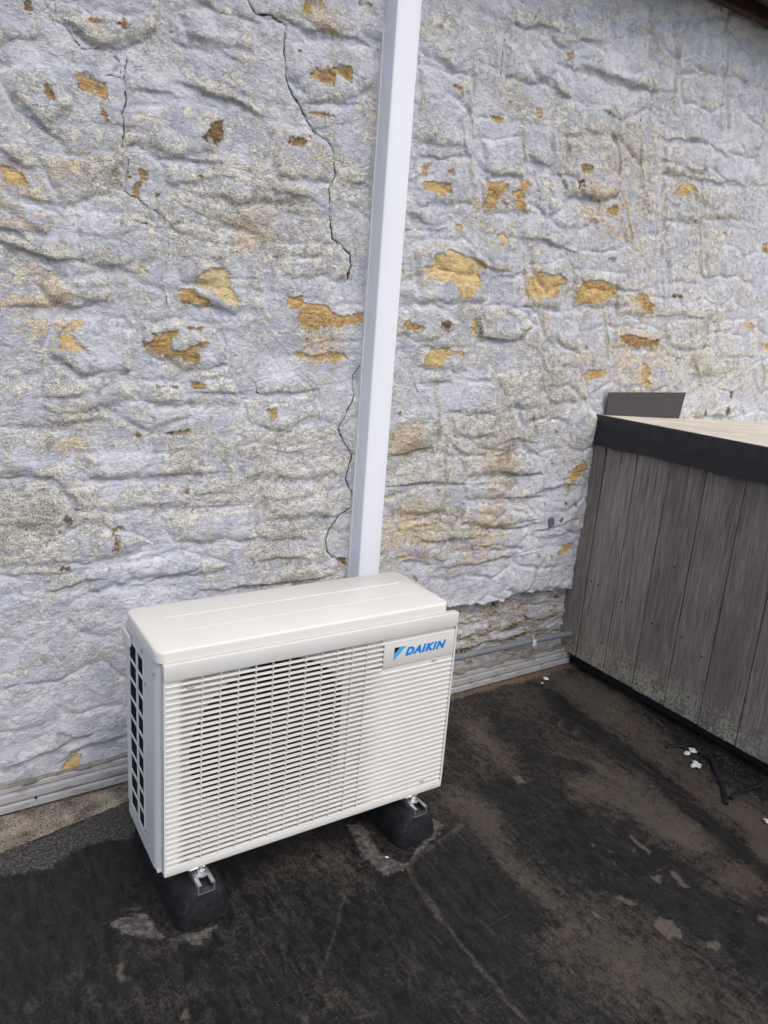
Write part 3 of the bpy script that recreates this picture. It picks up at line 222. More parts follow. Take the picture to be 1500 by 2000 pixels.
# ================================================================== THE WALL
gx = spaced([(-8, -1.6, .12), (-1.6, -.86, .012), (-.86, .6, .0024), (.6, 1.5, .003), (1.5, 2.65, .0038), (2.65, 3.4, .012), (3.4, 8, .12)])
gz = spaced([(-.03, .5, .0024), (.5, 2.72, .0026)])
g = Grid(gx, gz); A, B = g.A, g.B
WH = 2.62
wx = A+.018*fbm(A*7, B*7, 3, 1); wz = B+.018*fbm(A*7, B*7, 3, 2)
fine_x = A+.004*fbm(A*60, B*60, 3, 5); fine_z = B+.004*fbm(A*60, B*60, 3, 6)
# coursed rubble stones under thick paint
rowh = .118
row = np.floor(wz/rowh).astype(np.int32)
f1 = np.full(A.shape, 9., np.float32); f2 = f1.copy(); cell = np.zeros(A.shape, np.float32); cxm = f1.copy()
rs = np.random.RandomState(11); RJ = rs.rand(64, 128, 4)
for dr in (-1, 0, 1):
    r_ = row+dr
    cw = .2
    ci = np.floor(wx/cw+.5*(r_ % 2)).astype(np.int32)
    for dc in (-1, 0, 1):
        c_ = ci+dc; J = RJ[r_ % 64, c_ % 128]
        cx = (c_+.5-.5*(r_ % 2)+(J[..., 0]-.5)*.75)*cw; cz = (r_+.5+(J[..., 1]-.5)*.45)*rowh
        dx = np.abs(wx-cx)/.9; dz = np.abs(wz-cz)*1.55
        d = (dx**3+dz**3)**(1/3.)
        m = d < f1
        f2 = np.where(m, f1, np.minimum(f2, d)); cell = np.where(m, J[..., 2], cell); f1 = np.where(m, d, f1)
dome = sstep(0, .042, f2-f1)
right = sstep(.35, 1.2, A)
h = (.0058+.0026*right)*(dome-.5)*(.6+.8*fbm(A*4, B*4, 2, 77))+.0060*(cell-.5)*sstep(0, .02, f2-f1)
right = sstep(.35, 1.2, A)
h += .018*fbm(A*3.2, B*4.2, 3, 7)+0.0056*fbm(wx*9, wz*9.5, 5, 8, .55)+.0036*np.abs(fbm(wx*16, wz*24, 4, 18, .6))
h += right*.0045*fbm(wx*34, wz*7, 3, 30)                       # vertical runs of thick paint to the right
h += .0016*fbm(fine_x*45, fine_z*60, 4, 9, .6)
lipr = np.zeros(A.shape, np.float32)
for amp, P in BLOCKS:                                          # the stones that read through the paint
    s = g.sub(P, .06)
    if A[s].size == 0: continue
    qx = A[s]+.014*perlin(A[s]*11, B[s]*11, 33)+.005*perlin(A[s]*40, B[s]*40, 34); qz = B[s]+.012*perlin(A[s]*11, B[s]*11, 36)+.005*perlin(A[s]*40, B[s]*40, 37)
    sd_ = poly_sd(qx, qz, P); h[s] += amp*.001*(sstep(-.006, .022, sd_)-.45*np.exp(-((sd_+.006)/.008)**2)); lipr[s] = np.maximum(lipr[s], .55*np.exp(-((sd_-.008)/.008)**2))
for amp, P in LEDGES:
    s = g.sub(P, .16); 
    if A[s].size == 0: continue
    qx = A[s]+.012*perlin(A[s]*14, B[s]*14, 3)+.003*perlin(A[s]*70, B[s]*70, 4); qz = B[s]+.010*perlin(A[s]*14, B[s]*14, 6)+.003*perlin(A[s]*70, B[s]*70, 7)
    d, sg, t = line_dist(qx, qz, P); tp = np.sin(np.pi*np.clip(t, 0, 1))**.6
    sd_ = d*sg
    lipr[s] = np.maximum(lipr[s], .6*tp*np.exp(-((sd_-.014)/.014)**2))
    h[s] += amp*.00105*tp*(np.where(sd_ > 0, np.exp(-sd_/.055), -.6*np.exp(sd_/.030))*(1-np.exp(-d/.0035)))
for amp, wd, P in RIDGES:
    s = g.sub(P, .06)
    if A[s].size == 0: continue
    qx = A[s]+.008*perlin(A[s]*18, B[s]*18, 13)+.002*perlin(A[s]*90, B[s]*90, 14); d, sg, t = line_dist(qx, B[s], P)
    lipr[s] = np.maximum(lipr[s], np.exp(-(d/.012)**2)*np.clip(amp/5, 0, 1)); h[s] += amp*.0016*(.3+np.sin(np.pi*t)**.6)*np.exp(-(d/(wd*.0016))**2)*np.where(t*(1-t) > 0, 1, np.exp(-d/.01))
h *= .80+.08*right
# bare zone at the foot, where the thick render has fallen off
ex = np.array([p[0] for p in PLASTER_EDGE]); ez = np.array([p[1] for p in PLASTER_EDGE])
edge = np.interp(gx, np.concatenate([[.10, .25], ex, [9]]), np.concatenate([[.0, .33], ez, [.33]])).astype(np.float32)[:, None]+.005*perlin(A*30, B*30, 21)+.004*perlin(A*90, B*90, 22)
bare = sstep(-.004, .004, edge-B)
rubx = A+.02*fbm(A*12, B*20, 3, 41); rubz = B+.02*fbm(A*10, B*20, 3, 42)
rub = .012*fbm(rubx*9, rubz*28, 4, 43, .6)+.004*fbm(rubx*40, rubz*60, 3, 44)
u_ = (B-.215-.012*(A-.9)+.006*perlin(A*12, B*0, 61))
rub += .006*np.abs(fbm(rubx*22, rubz*45, 4, 47, .65))+.012*np.exp(-(u_/.022)**2)+.010*np.exp(-((B-.165)/.016)**2)     # thin bedded stones that stand proud
h = h*(1-bare)+(-.036+rub)*bare
low = sstep(.135, .072, B); h = h*(1-low)+low*np.minimum(h*.4-.002, .004)
# ochre patches where paint flaked off
oc = np.full(A.shape, -.03, np.float32); tone = np.full(A.shape, .5, np.float32)
for tn, P in OCHRE:
    s = g.sub(P, .035)
    if A[s].size == 0: continue
    sd_ = poly_sd(A[s], B[s], P)
    m = sd_ > oc[s]; tone[s] = np.where(m, tn, tone[s]); oc[s] = np.maximum(oc[s], sd_)
# scattered small losses nobody could trace
sc_ = fbm(A*26, B*30, 3, 51)
oc = np.where(oc > -.012, oc, np.maximum(oc, (sc_-.68)*.05))
ocn = oc+.0135*fbm(A*38, B*52, 5, 52, .66)-.001
h -= .0034*sstep(-.001, .0015, ocn)*(1-bare)
# cracks
crd = np.full(A.shape, .03, np.float32)
for st_, P in CRACKS:
    s = g.sub(P, .04)
    if A[s].size == 0: continue
    qx = A[s]+.0045*fbm(A[s]*40, B[s]*40, 3, 53); qz = B[s]+.0045*fbm(A[s]*40, B[s]*40, 3, 54)
    d, sg, t = line_dist(qx, qz, P); d = d/(.35+.65*st_)+ (1-st_)*.0008
    h[s] += -.004*st_*np.exp(-(d/.0022)**2)+.0012*np.exp(-(d/.01)**2)*sg
    crd[s] = np.minimum(crd[s], d)
lic = np.full(A.shape, -.03, np.float32)
for lx, lz, lr in LICHEN:
    s = g.sub([(lx, lz)], lr+.03)
    lic[s] = np.maximum(lic[s], lr*.8-np.hypot(A[s]-lx, B[s]-lz))
fl = .34+.34*fbm(A*3.5, B*6, 4, 60)+.36*fbm(wx*13, wz*22, 4, 65, .6)
for fx, fz, fr, fa in FLAKE: fl = np.maximum(fl, .25+.6*fa*np.exp(-(((A-fx)/fr)**2+((B-fz)/(fr*.75))**2))) if False else fl+.30*fa*np.exp(-(((A-fx)/fr)**2+((B-fz)/(fr*.7))**2))
for fx, fz, fr in CLEAN: fl = fl-.42*np.exp(-(((A-fx)/fr)**2+((B-fz)/(fr*.75))**2))
# worn high spots: height against its own blur
hb = h.copy()
for k in range(3):
    hb[6:-6, 6:-6] = (hb[:-12, 6:-6]+hb[12:, 6:-6]+hb[6:-6, :-12]+hb[6:-6, 12:]+hb[6:-6, 6:-6])/5
convex = np.clip((h-hb)/.0035, -1, 1)
fl = np.clip(fl+.07*convex+.30*lipr, 0, 1)
warm = .1+.35*fbm(A*4, B*5, 3, 66)
for x_, z_, r_ in WARM: warm = warm+.7*np.exp(-(((A-x_)/r_)**2+((B-z_)/r_)**2))
warm = np.clip(warm, 0, 1)
damp = sstep(.6, .0, B)*.6
co = np.stack([A, -h, np.minimum(B, 9)], -1)
me = grid_mesh('painted_stone_wall', g, co, {'ma': (np.clip(ocn*20+.5, 0, 1), np.clip(crd/.03, 0, 1), fl, bare), 'mb': (tone, np.clip(lic*20+.5, 0, 1), convex*.5+.5, warm)}, flip=False)
m = M('painted rubble'); oc_, crk, fla, bar = m.attr('ma'); ton, lich, cvx, rgt = m.attr('mb')
n1 = m.noise(9, 5, .6); n2 = m.noise(70, 8, .72, .4); n3 = m.noise(150, 6, .7, off=(3, 1, 2)); n4 = m.noise(28, 9, .7, .6, off=(7, 0, 3)); n5 = m.noise(420, 3, .6)
nr = m.noise(55, 6, .6, 1.2, st=(1, 1, 2.2), off=(2, 2, 5))
paint = m.mix(m.step(n1, .3, .7), (.52, .545, .635), (.66, .665, .72))
# paint coats broken off in steps
la = m.noise(13, 10, .66, .5, off=(11, 2, 3), st=(1, 1, 1.3)); L1 = m.step(la, .500, .506); L2 = m.step(la, .590, .596); lb_ = m.noise(24, 9, .68, .4, off=(1, 12, 3)); L3 = m.step(lb_, .555, .562)
paint = m.mix(m.math('MULTIPLY', L1, .5), paint, (.76, .76, .77))
paint = m.mix(m.math('MULTIPLY', L3, .40), paint, (.45, .46, .515))
paint = m.mix(m.math('MULTIPLY', m.step(n3, .5, .7), .30), paint, (.70, .69, .67))
ncr = m.noise(38, 10, .76, .4, off=(8, 3, 1), st=(1, 1, 1.4))
wv = m.math('ADD', m.math('MULTIPLY', fla, .42), m.math('MULTIPLY', ncr, 1.0))
cream = m.step(m.math('ADD', wv, m.math('MULTIPLY', cvx, .05)), .734, .752)
gn = m.noise(48, 11, .80, .3, off=(1, 9, 4), st=(1, 1, 1.3))
gr = m.math('ADD', m.math('MULTIPLY', fla, .45), m.math('MULTIPLY', gn, 1.0))
grime = m.step(m.math('SUBTRACT', gr, m.math('MULTIPLY', cvx, .08)), .76, .81)
gtint = m.mix(m.step(m.noise(6, 3, .5, off=(9, 9, 1)), .42, .68), (.30, .292, .288), (.34, .285, .215))
gtint = m.mix(m.step(n3, .42, .56), (.16, .145, .125), gtint)
creamc = m.mix(m.step(m.math('ADD', rgt, m.math('SUBTRACT', m.noise(26, 6, .7, off=(5, 2, 2)), .5)), .15, .75), (.86, .83, .74), (.86, .71, .49))
creamc = m.mix(m.step(n2, .35, .43), (.56, .50, .41), creamc)
c = m.mix(m.math('MULTIPLY', grime, .80), paint, gtint)
c = m.mix(m.math('MULTIPLY', cream, .82), c, creamc)
wh = m.math('MULTIPLY', m.step(m.noise(60, 8, .75, .2, off=(5, 8, 8)), .60, .64), m.step(fla, .25, .55)); c = m.mix(m.math('MULTIPLY', wh, .75), c, (.80, .78, .72))
c = m.mix(m.math('MULTIPLY', m.math('MULTIPLY', m.step(m.noise(8, 8, .7, .5, off=(2, 2, 9)), .60, .68), m.math('ADD', rgt, .25)), .8, clamp=True), c, (.70, .54, .34))
spk = m.step(m.math('ADD', m.math('MULTIPLY', n5, .8), m.math('MULTIPLY', fla, .3)), .60, .68)
c = m.mix(m.math('MULTIPLY', spk, .7), c, (.15, .13, .11))
# bare masonry at the foot
bn = m.noise(15, 9, .72, .9, st=(1, 1, 2.8), off=(4, 4, 4))
bc = m.ramp(bn, [(.32, (.035, .03, .025)), (.40, (.14, .11, .085)), (.44, (.58, .47, .33)), (.48, (.34, .31, .28)), (.52, (.50, .51, .55)), (.62, (.58, .58, .60)), (.68, (.36, .24, .13))])
c = m.mix(bar, c, bc)
# exposed sandstone
os_ = m.math('ADD', oc_, m.math('MULTIPLY', m.math('ADD', m.math('SUBTRACT', n3, .5), m.math('SUBTRACT', m.noise(42, 8, .75, .3, off=(9, 2, 9)), .5)), .62))
om = m.step(os_, .49, .52)
rim = m.math('MULTIPLY', m.step(os_, .40, .48), m.math('SUBTRACT', 1., om))
grain = m.noise(40, 8, .7, .5, st=(1, 1, 3.5), off=(6, 6, 6))
tn = m.math('ADD', ton, m.math('MULTIPLY', m.math('SUBTRACT', grain, .5), 1.9))
occ = m.ramp(tn, [(0., (.80, .66, .40)), (.28, (.74, .53, .24)), (.55, (.55, .36, .15)), (.8, (.32, .20, .10)), (1., (.17, .11, .065))])
occ = m.mix(m.math('MULTIPLY', m.step(n3, .60, .66), .6), occ, (.12, .085, .05))
c = m.mix(m.math('MULTIPLY', rim, .45), c, (.66, .62, .53))
om = m.math('MULTIPLY', om, m.math('SUBTRACT', 1., m.math('MULTIPLY', m.step(m.noise(33, 8, .7, .3, off=(2, 2, 2)), .585, .60), m.step(oc_, .75, .60))))
c = m.mix(om, c, occ)
ls = m.math('ADD', lich, m.math('MULTIPLY', m.math('SUBTRACT', n2, .5), 1.0))
c = m.mix(m.math('MULTIPLY', m.step(ls, .56, .70), .85), c, (.06, .06, .052))
ck = m.math('ADD', crk, m.math('MULTIPLY', m.math('SUBTRACT', m.noise(30, 4, .6), .5), .06))
wdt = m.math('MULTIPLY', m.step(m.noise(14, 5, .7, off=(5, 5, 5)), .36, .70), .045)
cm = m.math('SUBTRACT', 1., m.step(m.math('SUBTRACT', ck, wdt), .012, .036))
c = m.mix(m.math('MULTIPLY', cm, .9), c, (.035, .03, .028))
m.out(c, m.math('ADD', .78, m.math('MULTIPLY', cream, .1)), spec=.25)
hh = m.math('ADD', m.math('MULTIPLY', n2, .9), m.math('MULTIPLY', n3, .5))
hh = m.math('ADD', hh, m.math('MULTIPLY', nr, 1.2)); hh = m.math('SUBTRACT', hh, m.math('MULTIPLY', m.math('ADD', L1, m.math('ADD', L2, L3)), .22)); hh = m.math('ADD', hh, m.math('MULTIPLY', cream, -.35))
hh = m.math('ADD', hh, m.math('MULTIPLY', m.noise(25, 9, .75, .2, off=(3, 3, 3)), 2.2))
hh = m.math('SUBTRACT', hh, m.math('MULTIPLY', om, .5)); hh = m.math('SUBTRACT', hh, m.math('MULTIPLY', cm, 1.))
hh = m.math('MULTIPLY', hh, m.math('ADD', .72, m.math('MULTIPLY', fla, .6)))
m.bump(hh, .0048, 1.)
me.materials.append(m.m)
wall = bpy.data.objects.new('painted_stone_wall', me); COL.objects.link(wall)
tag(wall, 'old rubble stone wall under peeling pale lavender grey paint with ochre patches and cracks', 'wall')
del co, f1, f2, cell, rub

# ================================================================== THE FLAT ROOF
rxs = spaced([(-30, -6, 2.), (-6, -1.6, .1), (-1.6, -.98, .012), (-.98, 1.42, .0028), (1.42, 2., .03), (2, 8, .3), (8, 30, 2.)])
rys = spaced([(-30, -6, 2.), (-6, -2.2, .1), (-2.2, -1.6, .012), (-1.6, .06, .0028), (.06, .3, .06)])
g = Grid(rxs, rys); A, B = g.A, g.B
wx = A+.02*fbm(A*6, B*6, 3, 1); wy = B+.02*fbm(A*6, B*6, 3, 2)
stk = .6*fbm(A*24+5*fbm(A*4, B*4, 3, 70), B*5+2*fbm(A*5, B*5, 2, 75), 5, 71, .66)+.5*fbm(A*14, B*11, 5, 73, .68)       # brushed streaks run out from the wall
xl = fbm(A*3, B*2.4, 4, 72)
dust = .37+.36*xl+.04*sstep(-.2, .9, A)-.20*sstep(.0, -.7, A)
for a, wd, P in DUST:
    s = g.sub(P, wd*3)
    if A[s].size == 0: continue
    d, sg, t = line_dist(wx[s], wy[s], P); dust[s] += .55*a*np.exp(-(d/wd)**2)
dust = np.clip(dust+.34*stk, 0, 1)
pal = np.full(A.shape, -.03, np.float32)
for a, P in PALE:
    s = g.sub(P, .04); pal[s] = np.maximum(pal[s], poly_sd(wx[s]*.3+A[s]*.7, wy[s]*.3+B[s]*.7, P)-(1-a)*.015)
tan = np.full(A.shape, -.03, np.float32)
for P in TAN:
    s = g.sub(P, .035); tan[s] = np.maximum(tan[s], poly_sd(A[s]+.006*perlin(A[s]*45, B[s]*45, 5), B[s]+.010*perlin(A[s]*45, B[s]*20, 6), P)-.001)
seam = np.full(A.shape, -.03, np.float32); hz = .0025*fbm(A*4, B*4, 3, 80)+.0007*fbm(A*30, B*30, 3, 81)
for wd, P in SEAMS:
    s = g.sub(P, .05)
    if A[s].size == 0: continue
    qx = A[s]+.004*perlin(A[s]*20, B[s]*20, 3)
    d, sg, t = line_dist(qx, B[s], P); seam[s] = np.maximum(seam[s], wd*(.8+.5*perlin(A[s]*15, B[s]*15, 9))-d); hz[s] += min(wd*.25, .002)*np.exp(-(d/wd)**2)
strip = poly_sd(A, B+.0015*perlin(A*30, B*30, 3), GRIT_STRIP); strip = np.where(A < -.83, np.minimum(-.17-B, B+.04)*-1, strip); strip = np.where(A < -.83, np.minimum(B+.175+.0*A, .02-B), strip)
band = poly_sd(A, wy*.6+B*.4+.012*fbm(A*25, B*25, 4, 8), LAP_BAND); band = np.where(A < -.84, np.minimum(B+.26, -.18-B), band)
hz += .004*sstep(-.002, .002, strip)+.003*sstep(-.002, .002, band)
nearwall = sstep(-.10, -.02, B+.03*fbm(A*9, B*9, 3, 90))
co = np.stack([A, B, hz-.003], -1)
me = grid_mesh('flat_roof', g, co, {'ma': (dust, np.clip(pal*20+.5, 0, 1), np.clip(tan*20+.5, 0, 1), np.clip(seam*20+.5, 0, 1)),
    'mb': (np.clip(strip*20+.5, 0, 1), np.clip(band*20+.5, 0, 1), nearwall, np.clip(.5+.5*stk, 0, 1))})
m = M('roof membrane'); du, pa, ta, se = m.attr('ma'); gs, lb, nw, sk = m.attr('mb')
n2 = m.noise(45, 8, .7, .4); n3 = m.noise(160, 6, .72, off=(3, 1, 2)); n5 = m.noise(430, 3, .6); ns = m.noise(16, 10, .74, .9, st=(3.0, 1.1, 1), off=(1, 2, 3)); n9 = m.noise(5, 5, .6, off=(4, 4, 0))
rub_ = m.mix(m.step(ns, .35, .7), (.006, .006, .0065), (.024, .0232, .0235))
duc = m.mix(m.step(n9, .35, .65), (.082, .067, .050), (.062, .053, .043))
dv = m.math('ADD', m.math('MULTIPLY', du, .9), m.math('MULTIPLY', m.math('SUBTRACT', ns, .5), .9)); dv = m.math('ADD', dv, m.math('MULTIPLY', m.math('SUBTRACT', n3, .5), 1.3))
dv = m.math('ADD', dv, m.math('MULTIPLY', m.math('SUBTRACT', n2, .5), .9)); dmask = m.step(dv, .24, .86)
c = m.mix(dmask, rub_, duc)
scr = m.noise(60, 6, .7, .25, st=(1.6, .045, 1), off=(4, 2, 3)); c = m.mix(m.math('MULTIPLY', m.step(scr, .60, .72), .35), c, (.10, .083, .064)); c = m.mix(m.math('MULTIPLY', m.step(scr, .40, .30), .3), c, (.010, .010, .011))
sc2 = m.noise(85, 3, .6, .15, st=(1.2, .06, 1), off=(14, 2, 3)); scz = m.step(m.noise(4, 4, .6, off=(5, 5, 5)), .48, .62); c = m.mix(m.math('MULTIPLY', m.math('MULTIPLY', m.step(sc2, .60, .70), scz), .30), c, (.13, .108, .083)); sc3 = m.noise(70, 3, .6, .15, st=(.05, 1.3, 1), off=(4, 12, 3)); c = m.mix(m.math('MULTIPLY', m.math('MULTIPLY', m.step(sc3, .63, .68), m.step(m.noise(5, 4, .6, off=(9, 5, 5)), .52, .62)), .4), c, (.11, .095, .075))
redd = m.math('MULTIPLY', m.step(m.noise(3.5, 5, .6, off=(8, 1, 0)), .52, .7), m.math('MULTIPLY', dmask, .7)); c = m.mix(redd, c, (.062, .038, .024))
# dried water spots
vo = m.n('ShaderNodeTexVoronoi', feature='F1'); vo.inputs['Scale'].default_value = 75; m.l(m.coord((1, 1, 0), (0, 0, 0)), vo.inputs['Vector'])
spz = m.step(m.noise(3.2, 3, .5, off=(2, 7, 0)), .52, .60)
ring = m.math('MULTIPLY', m.math('MULTIPLY', m.step(vo.outputs['Distance'], .50, .32), m.step(vo.outputs['Distance'], .12, .3)), spz)
c = m.mix(m.math('MULTIPLY', ring, .18), c, (.085, .072, .055))
sp5 = m.step(n5, .66, .72); c = m.mix(m.math('MULTIPLY', sp5, m.math('MULTIPLY', dmask, .6)), c, (.16, .13, .09))
blot = m.step(m.noise(11, 9, .75, .3, off=(3, 6, 0)), .60, .68); c = m.mix(m.math('MULTIPLY', blot, .45), c, (.006, .006, .007))
mpale = m.step(m.math('ADD', pa, m.math('MULTIPLY', m.math('SUBTRACT', n2, .5), 1.1)), .5, .66)
c = m.mix(m.math('MULTIPLY', mpale, .70), c, m.ramp(m.noise(60, 8, .75, off=(1, 1, 1)), [(.35, (.02, .02, .022)), (.5, (.11, .10, .093)), (.68, (.25, .22, .19))]))
mband = m.step(m.math('ADD', lb, m.math('MULTIPLY', m.math('SUBTRACT', n2, .5), .9)), .40, .66)
c = m.mix(m.math('MULTIPLY', mband, .9), c, m.ramp(m.noise(130, 7, .8, off=(1, 5, 1)), [(.42, (.018, .018, .019)), (.52, (.060, .058, .056)), (.62, (.17, .155, .135))]))
mstr = m.step(m.math('ADD', gs, m.math('MULTIPLY', m.math('SUBTRACT', n3, .5), .05)), .49, .52)
c = m.mix(mstr, c, m.ramp(m.math('ADD', m.math('MULTIPLY', m.noise(190, 5, .8, off=(1, 5, 7)), .65), m.math('MULTIPLY', m.noise(14, 4, .6, off=(1, 5, 9)), .35)), [(.43, (.03, .028, .026)), (.475, (.15, .13, .105)), (.53, (.23, .20, .155)), (.60, (.42, .37, .29))]))
mnw = m.step(m.math('ADD', nw, m.math('MULTIPLY', m.math('SUBTRACT', n2, .5), 1.)), .35, .8); mnw = m.math('MULTIPLY', mnw, m.math('SUBTRACT', 1., mstr))
c = m.mix(m.math('MULTIPLY', mnw, .85), c, m.mix(m.step(n3, .4, .6), (.09, .07, .05), (.19, .15, .11)))
mta = m.step(m.math('ADD', ta, m.math('MULTIPLY', m.math('SUBTRACT', n2, .5), .30)), .42, .60); c = m.mix(m.math('MULTIPLY', mta, .8), c, m.mix(m.step(n3, .4, .6), (.095, .077, .056), (.13, .106, .08)))
mse = m.step(m.math('ADD', se, m.math('MULTIPLY', m.math('SUBTRACT', n2, .5), .35)), .42, .64); c = m.mix(m.math('MULTIPLY', mse, m.math('MULTIPLY', m.step(ns, .35, .62), m.step(n3, .30, .55))), c, (.085, .069, .051))
ro = m.math('ADD', .46, m.math('MULTIPLY', m.math('ADD', dmask, m.math('ADD', mpale, mstr)), .36), clamp=True)
sp6 = m.step(m.noise(300, 2, .5, off=(9, 1, 0)), .70, .74); c = m.mix(m.math('MULTIPLY', sp6, .55), c, (.20, .175, .14)); sp7 = m.step(m.noise(230, 4, .7, off=(2, 5, 0)), .40, .33); c = m.mix(m.math('MULTIPLY', sp7, .6), c, (.006, .006, .006))
m.out(c, ro, spec=.24)
hh = m.math('ADD', m.math('MULTIPLY', n2, 1.), m.math('MULTIPLY', n3, .5)); hh = m.math('ADD', hh, m.math('MULTIPLY', ring, .2)); hh = m.math('ADD', hh, m.math('MULTIPLY', ns, .7)); hh = m.math('ADD', hh, m.math('MULTIPLY', mpale, 1.))
m.bump(hh, .0034, .9)
me.materials.append(m.m)
roof = bpy.data.objects.new('flat_roof', me); COL.objects.link(roof); tag(roof, 'black rubber flat roof membrane streaked with brown dirt', kind='structure')

# ================================================================== plain materials
def simple(name, col, rough=.4, metal=0, spec=.5, nscale=30, var=.08, bump=0, bscale=200, dirt=0, dcol=(.2, .17, .13)):
    m = M(name); n = m.noise(nscale, 5, .6)
    c = m.mix(m.step(n, .35, .7), tuple(k*(1-var) for k in col), tuple(min(1, k*(1+var*.5)) for k in col))
    if dirt: c = m.mix(m.math('MULTIPLY', m.step(m.noise(nscale*2.3, 8, .75, .5, off=(3, 3, 3)), .56, .70), dirt), c, dcol)
    if bump: m.bump(m.noise(bscale, 4, .6, off=(1, 1, 1)), bump, .6)
    return m.out(c, rough, metal, spec)
MAT = dict(
 lid=simple('lid enamel', (.69, .68, .635), .27, 0, .5, 5, .02, .0002, 350),
 case=simple('case enamel', (.62, .635, .63), .38, 0, .5, 6, .03, .0002, 350),
 front=simple('grille plastic', (.63, .625, .60), .42, 0, .45, 6, .03, 0, 200, .10, (.45, .42, .36)),
 baffle=simple('baffle enamel', (.46, .46, .45), .5), dark=simple('fan plastic', (.014, .014, .016), .5), hub=simple('fan hub', (.04, .04, .045), .45),
 coil=simple('fin coil', (.010, .014, .026), .75, 0, .5, 200, .4), black=simple('void', (.01, .01, .01), .8),
 rubber=simple('foot rubber', (.013, .014, .017), .62, 0, .35, 34, .5, .0016, 160, .8, (.075, .073, .07)),
 zinc=simple('galvanised steel', (.62, .64, .66), .34, .85, .5, 60, .25, .0003, 120),
 pvc=simple('white trunking plastic', (.79, .81, .86), .33, 0, .5, 3, .015), pvcedge=simple('trunking backing plastic', (.80, .80, .78), .4),
 pipe=simple('grey pipe plastic', (.17, .185, .22), .42, 0, .5, 25, .10, 0, 1, .3, (.34, .33, .30)),
 clip=simple('white clip plastic', (.6, .62, .63), .5), fascia=simple('black rubber edging', (.020, .021, .026), .5, 0, .4, 22, .3, .0008, 90, .28, (.05, .05, .05)),
 flash=simple('lead grey metal', (.062, .058, .062), .55, .2, .4, 40, .10, .0002, 200), screw=simple('screw steel', (.55, .55, .56), .3, .9),
 red=simple('eaves timber', (.05, .028, .02), .7, 0, .3, 20, .3), soffit=simple('soffit boards', (.035, .03, .027), .8), gutter=simple('gutter', (.32, .34, .35), .45, 0, .5, 12, .1),
 blue=simple('lettering blue', (.0, .22, .66), .4), cyan=simple('emblem light blue', (.04, .40, .78), .4), navy=simple('emblem black', (.005, .008, .02), .4),
 chip=simple('paint chip', (.66, .68, .66), .7, 0, .3, 120, .15), strap=simple('strap rubber', (.013, .014, .018), .6, 0, .3, 60, .3, 0, 1, .3, (.09, .075, .055)))
m = M('trim strip'); n = m.noise(24, 8, .72, .4, st=(.5, 1, 1.6)); c = m.mix(m.step(n, .46, .70), (.37, .37, .385), (.21, .19, .165)); c = m.mix(m.math('MULTIPLY', m.step(m.noise(90, 6, .7, off=(2, 2, 2)), .62, .68), .7), c, (.10, .08, .06)); m.bump(n, .001, .5); MAT['trim'] = m.out(c, .6, 0, .3)
m = M('box top'); n = m.noise(7, 6, .65, .4, st=(.6, 1.4, 1)); c = m.mix(m.step(n, .38, .66), (.62, .57, .475), (.50, .455, .375)); c = m.mix(m.math('MULTIPLY', m.step(m.noise(60, 6, .7, off=(2, 2, 2)), .62, .70), .6), c, (.14, .11, .08)); MAT['boxtop'] = m.out(c, .8, 0, .3)

# ================================================================== TRIM STRIP AT THE FOOT OF THE WALL
t = thing('edge_trim', (0, 0, 0), 'grey and white stepped termination strip along the foot of the stone wall', 'trim')
bm = bmesh.new()
prof = [(.02, .0), (-.020, .0), (-.0225, .003), (-.0225, .020), (-.0205, .0245), (-.0125, .025), (-.0125, .0275), (-.0185, .0280), (-.0205, .033), (-.0205, .050), (-.0185, .0535), (-.0075, .054), (-.0075, .0565), (-.0105, .0570), (-.0105, .069), (-.0075, .0715), (.02, .0715)]
prism(bm, prof, 'x', -6, 1.402); obj('strip', bm, MAT['trim'], t)
for z0_, z1_, y_ in ((.0250, .0275, -.0132), (.0541, .0563, -.0082)):
    bm = bmesh.new(); box(bm, -6, 1.401, y_, y_+.0005, z0_, z1_); obj('groove_shade', bm, MAT['black'], t)  # black strip laid in each recess, painting in the shade of the step
for i, sx in enumerate([-1.5, -1.1, -.70, -.695+.31, .86, 1.235]):
    bm = bmesh.new(); cyl(bm, (sx, -.0205, .027+.001*(i % 2)), .0035, .007, 'y', 12, .0025); obj('screw', bm, MAT['screw' if i != 2 else 'black'], t, 40)
bm = bmesh.new(); mb_ = [(x, -.004+.003*math.sin(x*37)+.002*math.sin(x*91), .0735+.002*math.sin(x*11)+.0015*math.sin(x*53)) for x in np.arange(-3, 1.39, .02)]
tube(bm, mb_, .006, 7, 1.2); obj('mortar_fillet', bm, simple('mortar', (.22, .20, .17), .9, 0, .2, 40, .3, .003, 60), t, 60)
# ================================================================== GREY PIPE
t = thing('grey_pipe', (.1, -.028, .147), 'thin grey plastic pipe low on the bare masonry between unit and timber box', 'pipe')
bm = bmesh.new(); xs = np.arange(-.02, 1.285, .05); tube(bm, [(x, .006*math.sin((x+.1)*2.), .006*math.sin(x*2.3+.2)-.011*max(0, x-1.0)) for x in xs], .0125, 16); obj('pipe', bm, MAT['pipe'], t, 60)
bm = bmesh.new(); cyl(bm, (1.055, -.004, .014), .0035, .030, 'z', 10); box(bm, 1.045, 1.065, -.016, -.0135, -.012, .016, .001, 1); cl = obj('clip', bm, MAT['clip'], t, 40)
